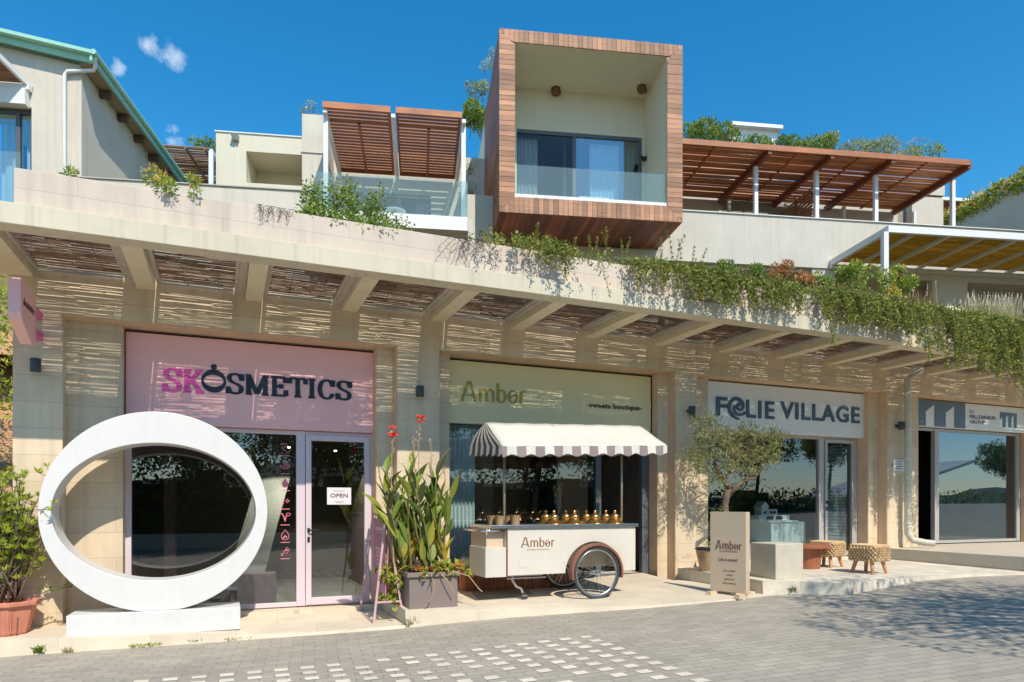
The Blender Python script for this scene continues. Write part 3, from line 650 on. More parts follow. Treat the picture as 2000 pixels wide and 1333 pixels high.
text('BY', 'lettering', lt2, ms, mx(1894), mx(1903), CZ+1.985, CZ+2.045, 9.652, .004)
text('MILLENNIUM', 'lettering', lt, ms, mx(1894), mx(1944), CZ+1.875, CZ+1.95, 9.652, .004)
text('GROUP', 'lettering', lt, ms, mx(1894), mx(1923), CZ+1.765, CZ+1.84, 9.652, .004)
# projecting pink sign at the left corner
bs = thing('projecting_sign', (-1.95, 9.3, CZ+1.8), 'dusty pink box sign projecting from the left corner under the canopy', 'sign')
b = MB(); b.prism([(8.37, CZ+2.33), (8.97, CZ+2.33), (8.97, CZ+1.80), (8.82, CZ+1.74), (8.42, CZ+1.90), (8.37, CZ+1.97)], -2.013, -1.90, ax='x')
b.build('body', pinkm, bs, bevel=.006)
b = MB(); b.box(-1.99, -1.91, 8.96, Y0, CZ+2.14, CZ+2.21); b.build('bracket', pinksat, bs)
b = MB(); b.box(-1.99, -1.91, 8.96, Y0, CZ+1.90, CZ+1.98); b.build('bracket', pinksat, bs)
text('skosmetics', 'lettering', brownt, bs, 8.45, 8.90, CZ+2.07, CZ+2.16, 1.896, .003, M=Matrix.Rotation(R(90), 4, 'Z') @ Matrix.Identity(4))
# small plaque
pl = thing('wall_plaque', (12.15, Y0, CZ+.5), 'small white plaque on the pillar beside the drainpipe', 'plaque')
b = MB(); b.box(12.0, 12.33, Y0-.015, Y0-.003, CZ+.67, CZ+.90); b.build('plate', signw, pl)
b = MB()
for k in range(4): b.box(12.08, 12.27-.03*(k % 2), Y0-.018, Y0-.0155, CZ+.85-k*.045, CZ+.862-k*.045)
for xx in (11.985, 12.345): b.tube([(xx, Y0-.02, CZ+.785), (xx, Y0-.003, CZ+.785)], .012, 8)
b.build('fixings', lt, pl)
# wall lamps
def walllamp(x, z, label):
    t = thing('wall_lamp', (x, Y0, z), label, 'wall lamp', 'up-down lamps on the shop pillars')
    b = MB(); b.lathe([(.052, -.075), (.055, -.07), (.055, .07), (.052, .075)], (x, Y0-.11, z), 20); b.build('body', lampm, t, smooth=True, auto=40)
    b = MB(); b.box(x-.025, x+.025, Y0-.06, Y0-.001, z-.03, z+.03); b.build('bracket', lampm, t)
    return t
lamps = [((70, 714), 'dark cylinder wall lamp on the leftmost pillar beside the pink sign'), ((820, 765), 'dark cylinder wall lamp above the tall canna plant'), ((1351, 803), 'dark wall lamp with a short cable left of the white sign'), ((1759, 832), 'dark wall lamp beside the drainpipe')]
for (px, py), lb in lamps:
    p = wp(px, py, Y=Y0-.1); walllamp(p.x, p.z, lb)
b = MB(); p = wp(1359, 812, Y=Y0-.02); b.tube([(p.x-.05, Y0-.02, p.z), (p.x, Y0-.02, p.z-.05), (p.x+.1, Y0-.02, p.z-.07), (p.x+.35, Y0-.01, p.z-.03)], .008, 6); b.build('lamp_cable', black, label='short dark cable drooping from the wall lamp left of the white sign', cat='cable')
# drainpipe
pm = mat('pipe_paint', (.55, .54, .45), .5, .08, 3)
t = thing('drainpipe', (12.2, 9.2, CZ-.8), 'beige drainpipe running down the pillar and kicking out over the platform', 'drainpipe')
p = wp(1773, 740, Y=9.2); x = p.x
e1 = wp(1778, 1040, Y=9.15); e2 = wp(1825, 1066, Z=-.77)
b = MB(); b.tube([(x+.25, 9.1, ZS+.02), (x+.12, 9.14, ZS-.06), (x, 9.2, ZS-.18), (x, 9.2, CZ), (x, 9.2, CZ-.55), (x+.04, 9.14, CZ-.66), (e2.x-.12, e2.y+.1, CZ-.775+.06), (e2.x, e2.y, CZ-.775+.045)], .062, 14); b.build('pipe', pm, t, smooth=True, auto=50)
b = MB()
for zz in (CZ+1.5, CZ-.35, CZ-.42): b = MB(); b.torus((x, 9.2, zz), .064, .010, 'z', 16, 6); b.build('clamp', pm, t)
# ---------------- things on the pavement ----------------
# white oval ring
g = CZ-1.452
rg = thing('ring_sculpture', (-.68, 9.0, g), 'large glossy white ring with an oval hole standing on a white base', 'sculpture')
yf, yb = 8.8, 9.2; cx, cz = -.676, CZ-.07; n = 96
out_, inn = [], []
for i in range(n):
    a = 2*math.pi*i/n
    out_.append((cx+1.172*math.cos(a), max(cz+1.15*math.sin(a), CZ-1.203))); inn.append((cx-.004+1.045*math.cos(a), cz+.79*math.sin(a)))
b = MB(); fo = b.pts([(p[0], yf, p[1]) for p in out_]); fi = b.pts([(p[0], yf, p[1]) for p in inn]); bo = b.pts([(p[0], yb, p[1]) for p in out_]); bi = b.pts([(p[0], yb, p[1]) for p in inn])
for i in range(n):
    j = (i+1) % n
    b.face((fo+i, fi+i, fi+j, fo+j)); b.face((bo+j, bi+j, bi+i, bo+i)); b.face((fo+j, bo+j, bo+i, fo+i)); b.face((fi+i, bi+i, bi+j, fi+j))
b.build('ring', sculpt, rg, bevel=.006)
b = MB(); b.hexa([(-1.58, 8.76, g-.02), (.19, 8.74, g-.02), (.19, 9.24, g-.02), (-1.56, 9.24, g-.02), (-1.58, 8.76, CZ-1.205), (.19, 8.74, CZ-1.205), (.19, 9.24, CZ-1.205), (-1.56, 9.24, CZ-1.205)])
b.build('base', sculpt, rg, bevel=.008)

# foliage builders
def stem(b, p, q, r0, r1, bend=.1, n=5, k=6, m=0, t=.5):
    p = Vector(p); q = Vector(q); o = Vector((random.uniform(-1, 1), random.uniform(-1, 1), 0))*bend*(q-p).length
    path = [p.lerp(q, i/n)+o*math.sin(math.pi*i/n) for i in range(n+1)]
    b.tube(path, [r0+(r1-r0)*i/n for i in range(n+1)], k, m, t); return path
def blade(b, base, d, ln, wd, curve, t, n=6, twist=0, m=0, fold=.25):
    """long strap / paddle leaf that arches over under its own weight"""
    d = Vector(d).normalized(); p = Vector(base); side = d.cross(Vector((0, 0, 1)))
    if side.length < .05: side = Vector((1, 0, 0))
    side.normalize(); side = Matrix.Rotation(twist, 3, d) @ side; prev = None
    for i in range(n+1):
        s = i/n; wv = wd*math.sin(math.pi*min(1, .06+s*.94)**.75)*.5+.0005
        up_ = side.cross(d).normalized()
        k = b.pts([p-side*wv+up_*wv*fold, p, p+side*wv+up_*wv*fold])
        if prev is not None:
            b.face((prev, k, k+1, prev+1), m, t); b.face((prev+1, k+1, k+2, prev+2), m, t)
        prev = k; p = p+d*(ln/n); d = (d+Vector((0, 0, -curve/n))).normalized()
def rosette(b, c, d, ln, wd, cnt, tones, m=0):
    d = Vector(d).normalized(); u = d.orthogonal().normalized(); v = d.cross(u)
    for i in range(cnt):
        a = i*2.4+random.uniform(-.3, .3); e = random.uniform(.15, 1.2); q = (u*math.cos(a)+v*math.sin(a))*e+d*random.uniform(.3, 1)
        b.leaf(c, q, ln*random.uniform(.7, 1.1), wd, random.uniform(*tones), nrm=d, m=m)
def clump(b, c, r, cnt, ln, wd, tones, up_=.3, m=0, flat=1.0):
    """shell-weighted ball of leaves: reads as a clump with gaps"""
    c = Vector(c); o_ = random.uniform(-.17, .17)
    for _ in range(cnt):
        v = Vector((random.gauss(0, 1), random.gauss(0, 1), random.gauss(0, 1))).normalized(); rr = r*random.uniform(.25, 1)**.5
        p = c+Vector((v.x*rr, v.y*rr, v.z*rr*flat))
        d = v+Vector((random.uniform(-.8, .8), random.uniform(-.8, .8), random.uniform(-.5, .8)+up_))
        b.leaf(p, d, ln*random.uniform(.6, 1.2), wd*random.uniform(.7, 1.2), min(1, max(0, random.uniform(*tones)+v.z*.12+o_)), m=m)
F_shrub = foliage('yellow_green_leaf', [(0, (0.087, 0.145, 0.022)), (.5, (0.290, 0.377, 0.043)), (1, (0.609, 0.638, 0.102))], .35)
F_canna = foliage('canna_leaf', [(0, (0.080, 0.051, 0.029)), (.2, (0.072, 0.109, 0.029)), (.55, (0.160, 0.246, 0.043)), (.85, (0.348, 0.377, 0.058)), (1, (0.800, 0.551, 0.072))], .35, .4)
F_succ = foliage('succulent_leaf', [(0, (0.058, 0.131, 0.029)), (.5, (0.246, 0.348, 0.043)), (.85, (0.522, 0.522, 0.087)), (1, (0.797, 0.290, 0.102))], .2)
F_olive = foliage('olive_leaf', [(0, (0.065, 0.087, 0.029)), (.5, (0.232, 0.275, 0.102)), (.8, (0.435, 0.450, 0.174)), (1, (0.652, 0.609, 0.217))], .25)
F_vine = foliage('vine_leaf', [(0, (0.045, 0.072, 0.016)), (.5, (0.160, 0.222, 0.036)), (.85, (0.362, 0.348, 0.065)), (1, (0.580, 0.435, 0.102))], .3)
F_green = foliage('green_leaf', [(0, (0.043, 0.087, 0.014)), (.5, (0.145, 0.246, 0.036)), (1, (0.406, 0.493, 0.072))], .35)
F_orange = foliage('rust_leaf', [(0, (0.145, 0.116, 0.029)), (.5, (0.464, 0.246, 0.087)), (1, (0.725, 0.362, 0.160))], .3)
F_straw = foliage('straw_grass', [(0, (.20, .22, .09)), (.5, (.42, .40, .20)), (1, (.72, .62, .38))], .3)
F_red = mat('red_petal', (.75, .05, .03), .5, .15, 20)
F_dry = mat('dry_stalk', (.45, .30, .16), .8, .2, 20)
F_far = foliage('dark_foliage', [(0, (.03, .05, .02)), (.5, (.09, .14, .035)), (1, (.22, .26, .07))], .5)

# terracotta pot with shrub, left edge
random.seed(11)
pc = wp(2, 1215, Y=9.05); gx = pc.x; gz = paveAz(gx, 8.9)
pt = thing('potted_shrub', (gx, 9.05, gz), 'orange terracotta pot with a spindly yellow-green shrub at the left wall end', 'potted plant')
b = MB(); k8 = 8; rot_ = math.pi/8
def octo(r, z, sx=1.25): return [(gx+sx*r*math.cos(rot_+2*math.pi*i/8), 9.05+r*math.sin(rot_+2*math.pi*i/8), gz+z) for i in range(8)]
def oring(b, prof, m=0):
    prev = None
    for r, z in prof:
        k = b.pts(octo(r, z))
        if prev is not None:
            for i in range(8): b.face((prev+i, prev+(i+1) % 8, k+(i+1) % 8, k+i), m)
        else: b.face(tuple(k+i for i in reversed(range(8))), m)
        prev = k
    b.face(tuple(prev+i for i in range(8)), m)
oring(b, [(.205, 0), (.215, .02), (.25, .20), (.265, .31), (.30, .315), (.305, .36), (.285, .365), (.27, .34)])
b.build('pot', terra, pt, bevel=.006)
b = MB()
for i in range(-4, 5): b.tube([(gx+i*.045, 9.05-.2-.0*abs(i), gz+.03), (gx+i*.05, 9.05-.245, gz+.27)], .007, 5)
b.build('relief_pattern', terra, pt)
b = MB(); oring(b, [(.262, .33), (.26, .335)]); b.build('soil', soil, pt)
sb, lb_ = MB(), MB()
for i in range(34):
    s0 = (gx+random.uniform(-.16, .2), 9.05+random.uniform(-.1, .1), gz+.33)
    h = random.uniform(.5, 1.45); q = (gx+random.uniform(-.35, .52)*(.4+h*.55), 9.02+random.uniform(-.35, .15), gz+.33+h)
    path = stem(sb, s0, q, .011, .005, .08, t=random.random())
    for p in path[2:]:
        for _ in range(3):
            c = p+Vector((random.uniform(-.12, .12), random.uniform(-.1, .1), random.uniform(-.03, .12))); stem(sb, p, c, .004, .003, 0, 1, 4)
            rosette(lb_, c, (random.uniform(-.5, .5), random.uniform(-.6, .2), 1), .078, .015, 15, (.3, 1.0))
for i in range(10):   # a trailing sprig to the right
    c = Vector((gx+.35+i*.035, 9.0-i*.006, gz+.46+.03*math.sin(i)+i*.004)); rosette(lb_, c, (1, -.3, .4), .045, .014, 7, (.0, .5))
sb.tube([(gx+.2, 9.0, gz+.35), (gx+.45, 8.98, gz+.46), (gx+.68, 8.95, gz+.50)], .006, 5)
sb.build('stems', bark, pt, smooth=True); lb_.build('leaves', F_shrub, pt)

# pink A-frame sign
def gp(x, y, z): p = wp(x, y, Z=z); return p
z_ = -1.485
f1, f2, f3, f4 = gp(703, 1197, z_), gp(729.5, 1220, z_), gp(789, 1216, z_), gp(763, 1193, z_)
m1 = (f1+f4)/2; m2 = (f2+f3)/2
def at_px(x, y, Y): return wp(x, y, Y=Y)
A1 = at_px(729, 1006, m1.y); A2 = at_px(754, 1006, m2.y); A1.z = A2.z = (A1.z+A2.z)/2
t = thing('standing_sign', ((f1+f3)/2), 'dusty pink metal A-frame sign standing in front of the shop door', 'A-frame sign')
b = MB(); rr = .013
for a, c in ((f1, A1), (f4, A1), (f2, A2), (f3, A2)): b.beam(c+Vector((0, 0, .02)), a, rr*2, rr*2)
for a, c in ((A1, A2), (f1, f2), (f4, f3)): b.beam(a+Vector((0, 0, .012)), c+Vector((0, 0, .012)), rr*1.9, rr*1.9)
for (a, A), (c, C_) in (((f1, A1), (f4, A1)), ((f2, A2), (f3, A2))): b.beam(a.lerp(A, .2), c.lerp(C_, .2), rr*1.7, rr*1.7)
b.build('frame', pinkpaint, t)
b = MB(); dv = (A2-A1); s0 = A1+dv*.06; s1 = A2-dv*.02; dz = Vector((0, 0, .95)); o_ = Vector((.006, 0, 0))
p4 = [s0-dz-Vector((0, 0, .06)), s1-dz-Vector((0, 0, .06)), s1-Vector((0, 0, .05)), s0-Vector((0, 0, .05))]
b.hexa([p4[0]-o_, p4[1]-o_, p4[1]+o_, p4[0]+o_, p4[3]-o_, p4[2]-o_, p4[2]+o_, p4[3]+o_]); b.build('panel', mat('pink_panel_dusty', (.50, .22, .30), .5, .05, 5), t)
b = MB(); pw = mat('pale_pink_print', (.75, .55, .58), .5, .02)
def onp(u, v): return s0.lerp(s1, u)-Vector((.0085, 0, .05+.95*v))
for v, u0, u1, h in ((.14, .2, .85, .045), (.19, .25, .8, .01), (.42, .22, .8, .03), (.47, .3, .75, .03), (.52, .22, .8, .03), (.58, .35, .7, .02), (.64, .3, .72, .02)):
    n_ = int((u1-u0)/.09)
    for i in range(n_):
        a = u0+(u1-u0)*i/n_; c = a+(u1-u0)/n_*.7; q0, q1 = onp(a, v+h/2), onp(c, v+h/2); q2, q3 = onp(c, v-h/2), onp(a, v-h/2); b.poly([q0, q1, q2, q3])
o = b.build('print', pw, t); s_ = o.modifiers.new('relief', 'SOLIDIFY'); s_.thickness = .002

# grey planter with canna
random.seed(5)
px0, px1, py0, py1 = 2.09, 2.78, 8.24, 8.72; pz = paveBz(2.4, 8.24)-.005
pl = thing('planter', (2.43, 8.5, pz), 'square taupe planter holding tall canna with red flowers and trailing succulents', 'planter')
b = MB(); b.box(px0+.03, px1-.03, py0+.03, py1-.03, pz, pz+.40); b.build('box', taupe, pl, bevel=.006)
b = MB()
for q in ((px0, px1, py0, py0+.05), (px0, px1, py1-.05, py1), (px0, px0+.05, py0+.05, py1-.05), (px1-.05, px1, py0+.05, py1-.05)): b.box(*q, pz+.402, pz+.46)
b.build('rim', taupe, pl, bevel=.004)
b = MB(); b.box(px0+.05, px1-.05, py0+.05, py1-.05, pz+.3, pz+.43); b.build('soil', soil, pl)
sb, lb_, fl, ds = MB(), MB(), MB(), MB()
for i in range(32):
    s0 = Vector((random.uniform(px0+.02, px1-.14), random.uniform(py0+.08, py1-.08), pz+.42)); h = random.uniform(.8, 1.62)
    lean = random.uniform(-.42, .12); q = s0+Vector((lean, random.uniform(-.15, .1), h*.8))
    path = stem(sb, s0, q, .014, .008, .04, 6)
    k = random.randint(5, 7)
    for j in range(k):
        p = path[min(6, 1+int(j*6/k))]; a = random.uniform(0, 6.28); e = random.uniform(.25, .75)
        tn = random.choice([.06, .14, .3, .45, .55, .62, .7, .76, .82]) if j > 1 else random.choice([.55, .7, .82, .88, .95, 1.0])
        blade(lb_, p, (math.cos(a)*e, math.sin(a)*e*.7, 1.1), random.uniform(.26, .48), random.uniform(.06, .125), random.uniform(.2, 1.3), tn, 7, random.uniform(-1.3, 1.3))
for i in range(26):   # low arching strap leaves, yellowing
    s0 = Vector((random.uniform(px0+.1, px1), random.uniform(py0+.05, py1-.1), pz+.43)); a = random.uniform(-.9, .9) if i % 2 else random.uniform(2.3, 4)
    blade(lb_, s0, (math.cos(a)*.7, math.sin(a)*.5-.25, .8), random.uniform(.3, .55), .03, random.uniform(1.2, 2.6), random.uniform(.6, 1), 7)
def spike(x, y, h, flower):
    s0 = Vector((x, y, pz+.43)); top = s0+Vector((random.uniform(-.03, .05), 0, h)); path = stem(ds, s0, top, .008, .004, .02, 6)
    for i in range(10): 
        p = s0.lerp(top, .80+.02*i)+Vector((random.uniform(-.03, .03), random.uniform(-.02, .02), 0)); ds.leaf(p, (random.uniform(-.6, .6), random.uniform(-.5, .5), 1), .05, .018, .5)
    if flower:
        for i in range(flower):
            c = top+Vector((random.uniform(-.035, .035), random.uniform(-.03, .03), random.uniform(-.10, .05)))
            for _ in range(5): fl.leaf(c, (random.uniform(-1, 1), random.uniform(-1, 1), random.uniform(-.3, 1)), .055, .026, .5)
fx = lambda x: wp(x, 900, Y=8.45).x
spike(fx(822), 8.45, 2.02, 7); spike(fx(770), 8.42, 1.80, 7); spike(fx(758), 8.5, 1.35, 0); spike(fx(838), 8.5, 1.72, 0); spike(fx(812), 8.5, 1.75, 0); spike(fx(866), 8.5, 1.5, 0)
sb.build('stems', stemm, pl, smooth=True); ds.build('flower_stalks', F_dry, pl); lb_.build('canna_leaves', F_canna, pl)
for i in range(3):
    c = Vector((fx((838, 812, 884)[i]), 8.24, pz+.50+.02*i))
    for _ in range(36): fl.leaf(c+Vector((random.uniform(-.07, .07), random.uniform(-.03, .03), random.uniform(-.03, .03))), (random.uniform(-1, 1), -1, random.uniform(-.5, 1)), .026, .02, .5)
fl.build('flowers', F_red, pl)
sc_ = MB()
for i in range(46):
    if i < 28: c = Vector((random.uniform(px0-.24, px0+.06), random.uniform(8.50, 8.82), pz+random.uniform(.02, .62)))
    else: c = Vector((random.uniform(px0+.1, px1+.08), random.uniform(py0-.03, py1-.1), pz+random.uniform(.44, .58)))
    for _ in range(8): rosette(sc_, c+Vector((random.uniform(-.06, .06), random.uniform(-.06, .06), random.uniform(-.06, .06))), (random.uniform(-.6, .6), -.8, .6), .045, .022, 9, (.2, 1))
sc_.build('trailing_succulent', F_succ, pl)
ds = MB()
for a in ([(2.38, 8.22, .45), (2.42, 8.17, .3), (2.36, 8.18, .12), (2.3, 8.2, .05)], [(2.66, 8.22, .47), (2.86, 8.15, .40), (2.98, 8.12, .24), (3.02, 8.1, .2)], [(2.5, 8.22, .46), (2.6, 8.17, .33), (2.67, 8.17, .2)]):
    ds.tube([(x, y, pz+z) for x, y, z in a], .007, 5)
ds.build('dry_stem', F_dry, pl)

# ---------------- sweets cart ----------------
gB = paveBz(5, 8.2)
YC = 8.27
X0 = wp(990, 1080, Y=YC).x; X1 = wp(1241, 1080, Y=YC).x; zb, zt = CZ-.92, CZ-.30
YCb = YC+.80
ct = thing('sweets_cart', ((X0+X1)/2, YC+.4, gB), 'cream vending cart on spoked wheels with a striped gabled awning', 'cart')
b = MB(); wc = wp(1164.6, 1122, Y=YC-.06); wcx, wcz = wc.x, wc.z
# body side with an arched wheel cut-out in front
def archpoly(r):
    pts = [(X0, zb), (X0, zt), (X1, zt), (X1, zb)]
    a0 = math.asin(max(-1, min(1, (zb-wcz)/r)))
    arcp = [(wcx+r*math.cos(a), wcz+r*math.sin(a)) for a in [a0+(math.pi-2*a0)*i/26 for i in range(27)]]
    return pts+arcp
b.prism(list(reversed(archpoly(.45))), YC, YC+.02)
b.box(X0, X0+.02, YC+.02, YCb, zb, zt); b.box(X1-.02, X1, YC+.02, YCb, zb, zt); b.box(X0+.02, X1-.02, YCb-.02, YCb, zb, zt)
b.box(X0+.02, wcx-.46, YC+.02, YCb-.02, zb, zb+.02)
r = .452; a0 = math.asin((zb-wcz)/r)
for i in range(26):
    a, c = a0+(math.pi-2*a0)*i/26, a0+(math.pi-2*a0)*(i+1)/26
    b.poly([(wcx+r*math.cos(a), YC+.01, wcz+r*math.sin(a)), (wcx+r*math.cos(c), YC+.01, wcz+r*math.sin(c)), (wcx+r*math.cos(c), YC+.2, wcz+r*math.sin(c)), (wcx+r*math.cos(a), YC+.2, wcz+r*math.sin(a))])
b.build('body', cream, ct, bevel=.003)
b = MB(); b.box(X0-.005, X0+.012, YC-.004, YC+.012, zb-.01, zt+.0); b.build('edge_strip', fenderm, ct)
b = MB(); b.box(X0-.23, X1+.03, YC-.03, YCb+.02, zt+.002, zt+.045); b.build('worktop', steel, ct, bevel=.004)
xl = wp(956, 1080, Y=YC+.0).x; xs_ = X0-.01
b = MB(); b.box(X0-.30, xs_, YC-.12+.12, YC+.62, CZ-.935, CZ-.545); b.build('side_box', cream, ct, bevel=.004)
b = MB(); b.box(X0-.25, X0-.002, YC+.1, YCb-.1, CZ-.545, zt); b.build('side_panel', boardm, ct)
b = MB(); hz = zt-.03
b.tube([(X0-.02, YC+.03, hz), (X0-.3, YC+.03, hz), (X0-.36, YC+.09, hz), (X0-.36, YC+.66, hz), (X0-.3, YC+.72, hz), (X0-.02, YC+.72, hz)], .014, 8); b.build('push_handle', chrome, ct, smooth=True)
text_z = CZ-.545
la = wp(1018, 1069, Y=YC); lb2 = wp(1083, 1070, Y=YC)
b = MB(); letters(b, 'Amber', AMB, (la.x, la.z), (lb2.x, la.z), .125, .125, YC-.004, .004, .13, .05, .07); b.build('letters', mat('copper_print', (.32, .13, .06), .35, .25, 12, metal=.3), ct)
text('sweets boutique', 'lettering', mat('copper_small', (.45, .28, .18), .5), ct, la.x+.08, lb2.x-.08, la.z-.05, la.z-.025, YC-.003, .002)
b = MB(); b.box(la.x-.02, la.x+.14, YC-.003, YC-.001, la.z-.27, la.z-.17); b.build('sticker', mat('faint_sticker', (.68, .62, .52), .5, .03), ct)
def wheel(cx, cy, cz, R_):
    w = MB(); w.torus((cx, cy, cz), R_-.02, .021, 'y', 56, 10); W = w.build('wheel', rubber, ct, smooth=True)
    r_ = MB(); r_.torus((cx, cy, cz), R_-.047, .014, 'y', 56, 8, sq=.8); r_.build('rim', steel, W, smooth=True)
    s = MB()
    for i in range(36):
        a = 2*math.pi*i/36; o = .35 if i % 2 else -.35; yy = .035 if (i//2) % 2 else -.035
        s.tube([(cx+.022*math.cos(a+o*4), cy+yy, cz+.022*math.sin(a+o*4)), (cx+(R_-.055)*math.cos(a), cy, cz+(R_-.055)*math.sin(a))], .0019, 4)
    s.build('spokes', chrome, W)
    h = MB(); h.lathe([(.012, -.06), (.03, -.055), (.034, -.035), (.02, -.03), (.018, .03), (.034, .035), (.03, .055), (.012, .06)], (0, 0, 0), 18)
    h.v = [(cx+x, cy+z, cz+y) for x, y, z in h.v]; h.build('hub', chrome, W, smooth=True, auto=40)
    return W
RW = .362; wz = gB+RW+.003
wheel(wcx, YC-.07, wz, RW)
b = MB(); b.torus((wcx, YC-.07, wz), RW+.035, .006, 'y', 30, 6, a0=R(-12), a1=R(192))
for i in range(30):
    a, c = R(-12+204*i/30), R(-12+204*(i+1)/30); r1, r0 = RW+.042, RW+.014
    P = lambda r, y, a: (wcx+r*math.cos(a), y, wz+r*math.sin(a))
    b.hexa([P(r0, YC-.115, a), P(r0, YC-.115, c), P(r0, YC-.012, c), P(r0, YC-.012, a), P(r1, YC-.115, a), P(r1, YC-.115, c), P(r1, YC-.012, c), P(r1, YC-.012, a)])
b.build('fender', fenderm, ct)
w2 = wheel(wcx-.03, YCb+.04, wz+.045, RW)
b = MB(); b.tube([(wcx, YC-.05, wz), (wcx-.03, YCb+.02, wz+.03)], .012, 8); b.beam((wcx-.02, YC+.03, wz), (wcx-.32, YC+.03, zb-.02), .03, .012)
b.build('axle', black, ct)
b = MB(); b.box(X0+.05, X0+.60, YC+.18, YC+.24, zb-.035, zb-.003); b.box(X0+.05, X0+.62, YC+.1, YC+.13, zb-.06, zb-.045); b.build('chassis', steel, ct)
cxc = wp(1019, 1150, Y=YC+.2).x
b = MB(); yy = YC+.2; b.tube([(cxc-.13, yy, zb), (cxc-.14, yy, zb-.08), (cxc-.08, yy, zb-.17), (cxc-.01, yy, zb-.20), (cxc+.02, yy, zb-.26)], .017, 8); b.box(cxc-.012, cxc+.07, yy-.03, yy+.03, gB+.06, gB+.075)
b.build('caster_arm', steel, ct, smooth=True, auto=40)
b = MB(); b.lathe([(.012, -.018), (.045, -.018), (.05, 0), (.045, .018), (.012, .018)], (0, 0, 0), 16); b.v = [(cxc+.04+x, yy+z, gB+.052+y) for x, y, z in b.v]; b.build('caster', rubber, ct, smooth=True, auto=40)
# awning: measured corners
fl_ = wp(981, 872, Y=7.95); fr_ = wp(1303, 871, Y=8.02); rl = wp(948.5, 826, Y=YC+.42); rr_ = wp(1249, 832, Y=YC+.46); bl_ = wp(918, 873, Y=8.95); br_ = Vector((fr_.x+.0, 9.0, fr_.z+.05))
an = MB(); n = 24
def grid(b, a, c, d, e, nu, nv, sag, tf, m=0, th=0):
    """cloth patch a-c (u) to d-e (v) with a little sag"""
    ids = []
    for j in range(nv+1):
        v = j/nv; l = a.lerp(d, v); r_ = c.lerp(e, v); row = []
        for i in range(nu+1):
            u = i/nu; p = l.lerp(r_, u)+Vector((0, 0, -sag*math.sin(math.pi*u)*math.sin(math.pi*v)+.004*math.sin(u*37+v*9))); row.append(b.pts([p]))
        ids.append(row)
    for j in range(nv):
        for i in range(nu): b.face((ids[j][i], ids[j][i+1], ids[j+1][i+1], ids[j+1][i]), tf(i, j), .5)
grid(an, rl, rr_, fl_, fr_, 24, 8, .03, lambda i, j: 0)
grid(an, rl, rr_, bl_, br_, 24, 8, .03, lambda i, j: 0)
a_ = an.build('awning', [canvas_w, canvas_b], ct, smooth=True)
s_ = a_.modifiers.new('cloth', 'SOLIDIFY'); s_.thickness = .004; s_.offset = 0
e = MB(); ns = 11
for i in range(ns):   # striped left gable (triangular, slightly hipped outwards)
    u0, u1 = i/ns, (i+1)/ns
    def gpnt(u, v):
        bt = bl_.lerp(fl_, u); return rl.lerp(bt, v)+Vector((-.03*math.sin(math.pi*v), 0, 0))
    for j in range(6):
        v0, v1 = j/6, (j+1)/6; e.poly([gpnt(u0, v1), gpnt(u1, v1), gpnt(u1, v0), gpnt(u0, v0)], i % 2)
    for k in range(4):   # scalloped end valance
        w0, w1 = u0+(u1-u0)*k/4, u0+(u1-u0)*(k+1)/4; p0, p1 = bl_.lerp(fl_, w0), bl_.lerp(fl_, w1)
        d0, d1 = .115+.016*math.cos(w0*ns*math.pi), .115+.016*math.cos(w1*ns*math.pi); e.poly([p0-Vector((.01, 0, d0)), p1-Vector((.01, 0, d1)), p1, p0], i % 2)
o = e.build('awning_gable', [mat('gable_canvas', (.60, .55, .47), .8, .03), canvas_b], ct); s_ = o.modifiers.new('cloth', 'SOLIDIFY'); s_.thickness = .004; s_.offset = 0
ns = 19
for (p, q, sg) in ((fl_, fr_, 0), (br_, bl_, 2)):
    e = MB()
    for i in range(ns*8):
        u0, u1 = i/(ns*8), (i+1)/(ns*8); s = int(u0*ns+.5) % 2; p0, p1 = p.lerp(q, u0), p.lerp(q, u1)
        d0 = .125+.018*math.cos(u0*ns*2*math.pi*.5); d1 = .125+.018*math.cos(u1*ns*2*math.pi*.5)
        wv0, wv1 = .012*math.sin(u0*40), .012*math.sin(u1*40)
        e.poly([p0+Vector((0, wv0-.01, -d0)), p1+Vector((0, wv1-.01, -d1)), p1, p0], 1 if s == 0 else 0)
        e.hexa([p0+Vector((0, wv0-.014, -d0-.004)), p1+Vector((0, wv1-.014, -d1-.004)), p1+Vector((0, wv1-.006, -d1-.004)), p0+Vector((0, wv0-.006, -d0-.004)), p0+Vector((0, wv0-.014, -d0+.004)), p1+Vector((0, wv1-.014, -d1+.004)), p1+Vector((0, wv1-.006, -d1+.004)), p0+Vector((0, wv0-.006, -d0+.004))], 2)
    e.build('valance', [canvas_w, canvas_g, canvas_b], ct)
olm = mat('olive_metal', (.36, .34, .25), .35, .05, metal=.6)
pa = wp(985, 1022, Y=YC+.10); pb = wp(1214, 1022, Y=YC+.10)
for p, zt_p in ((pa, fl_.z+.02), (pb, fr_.z+.0)):
    b = MB(); b.tube([(p.x, YC+.10, zt), (p.x, YC+.10, zt_p)], .017, 10); b.build('post', olm, ct, smooth=True)

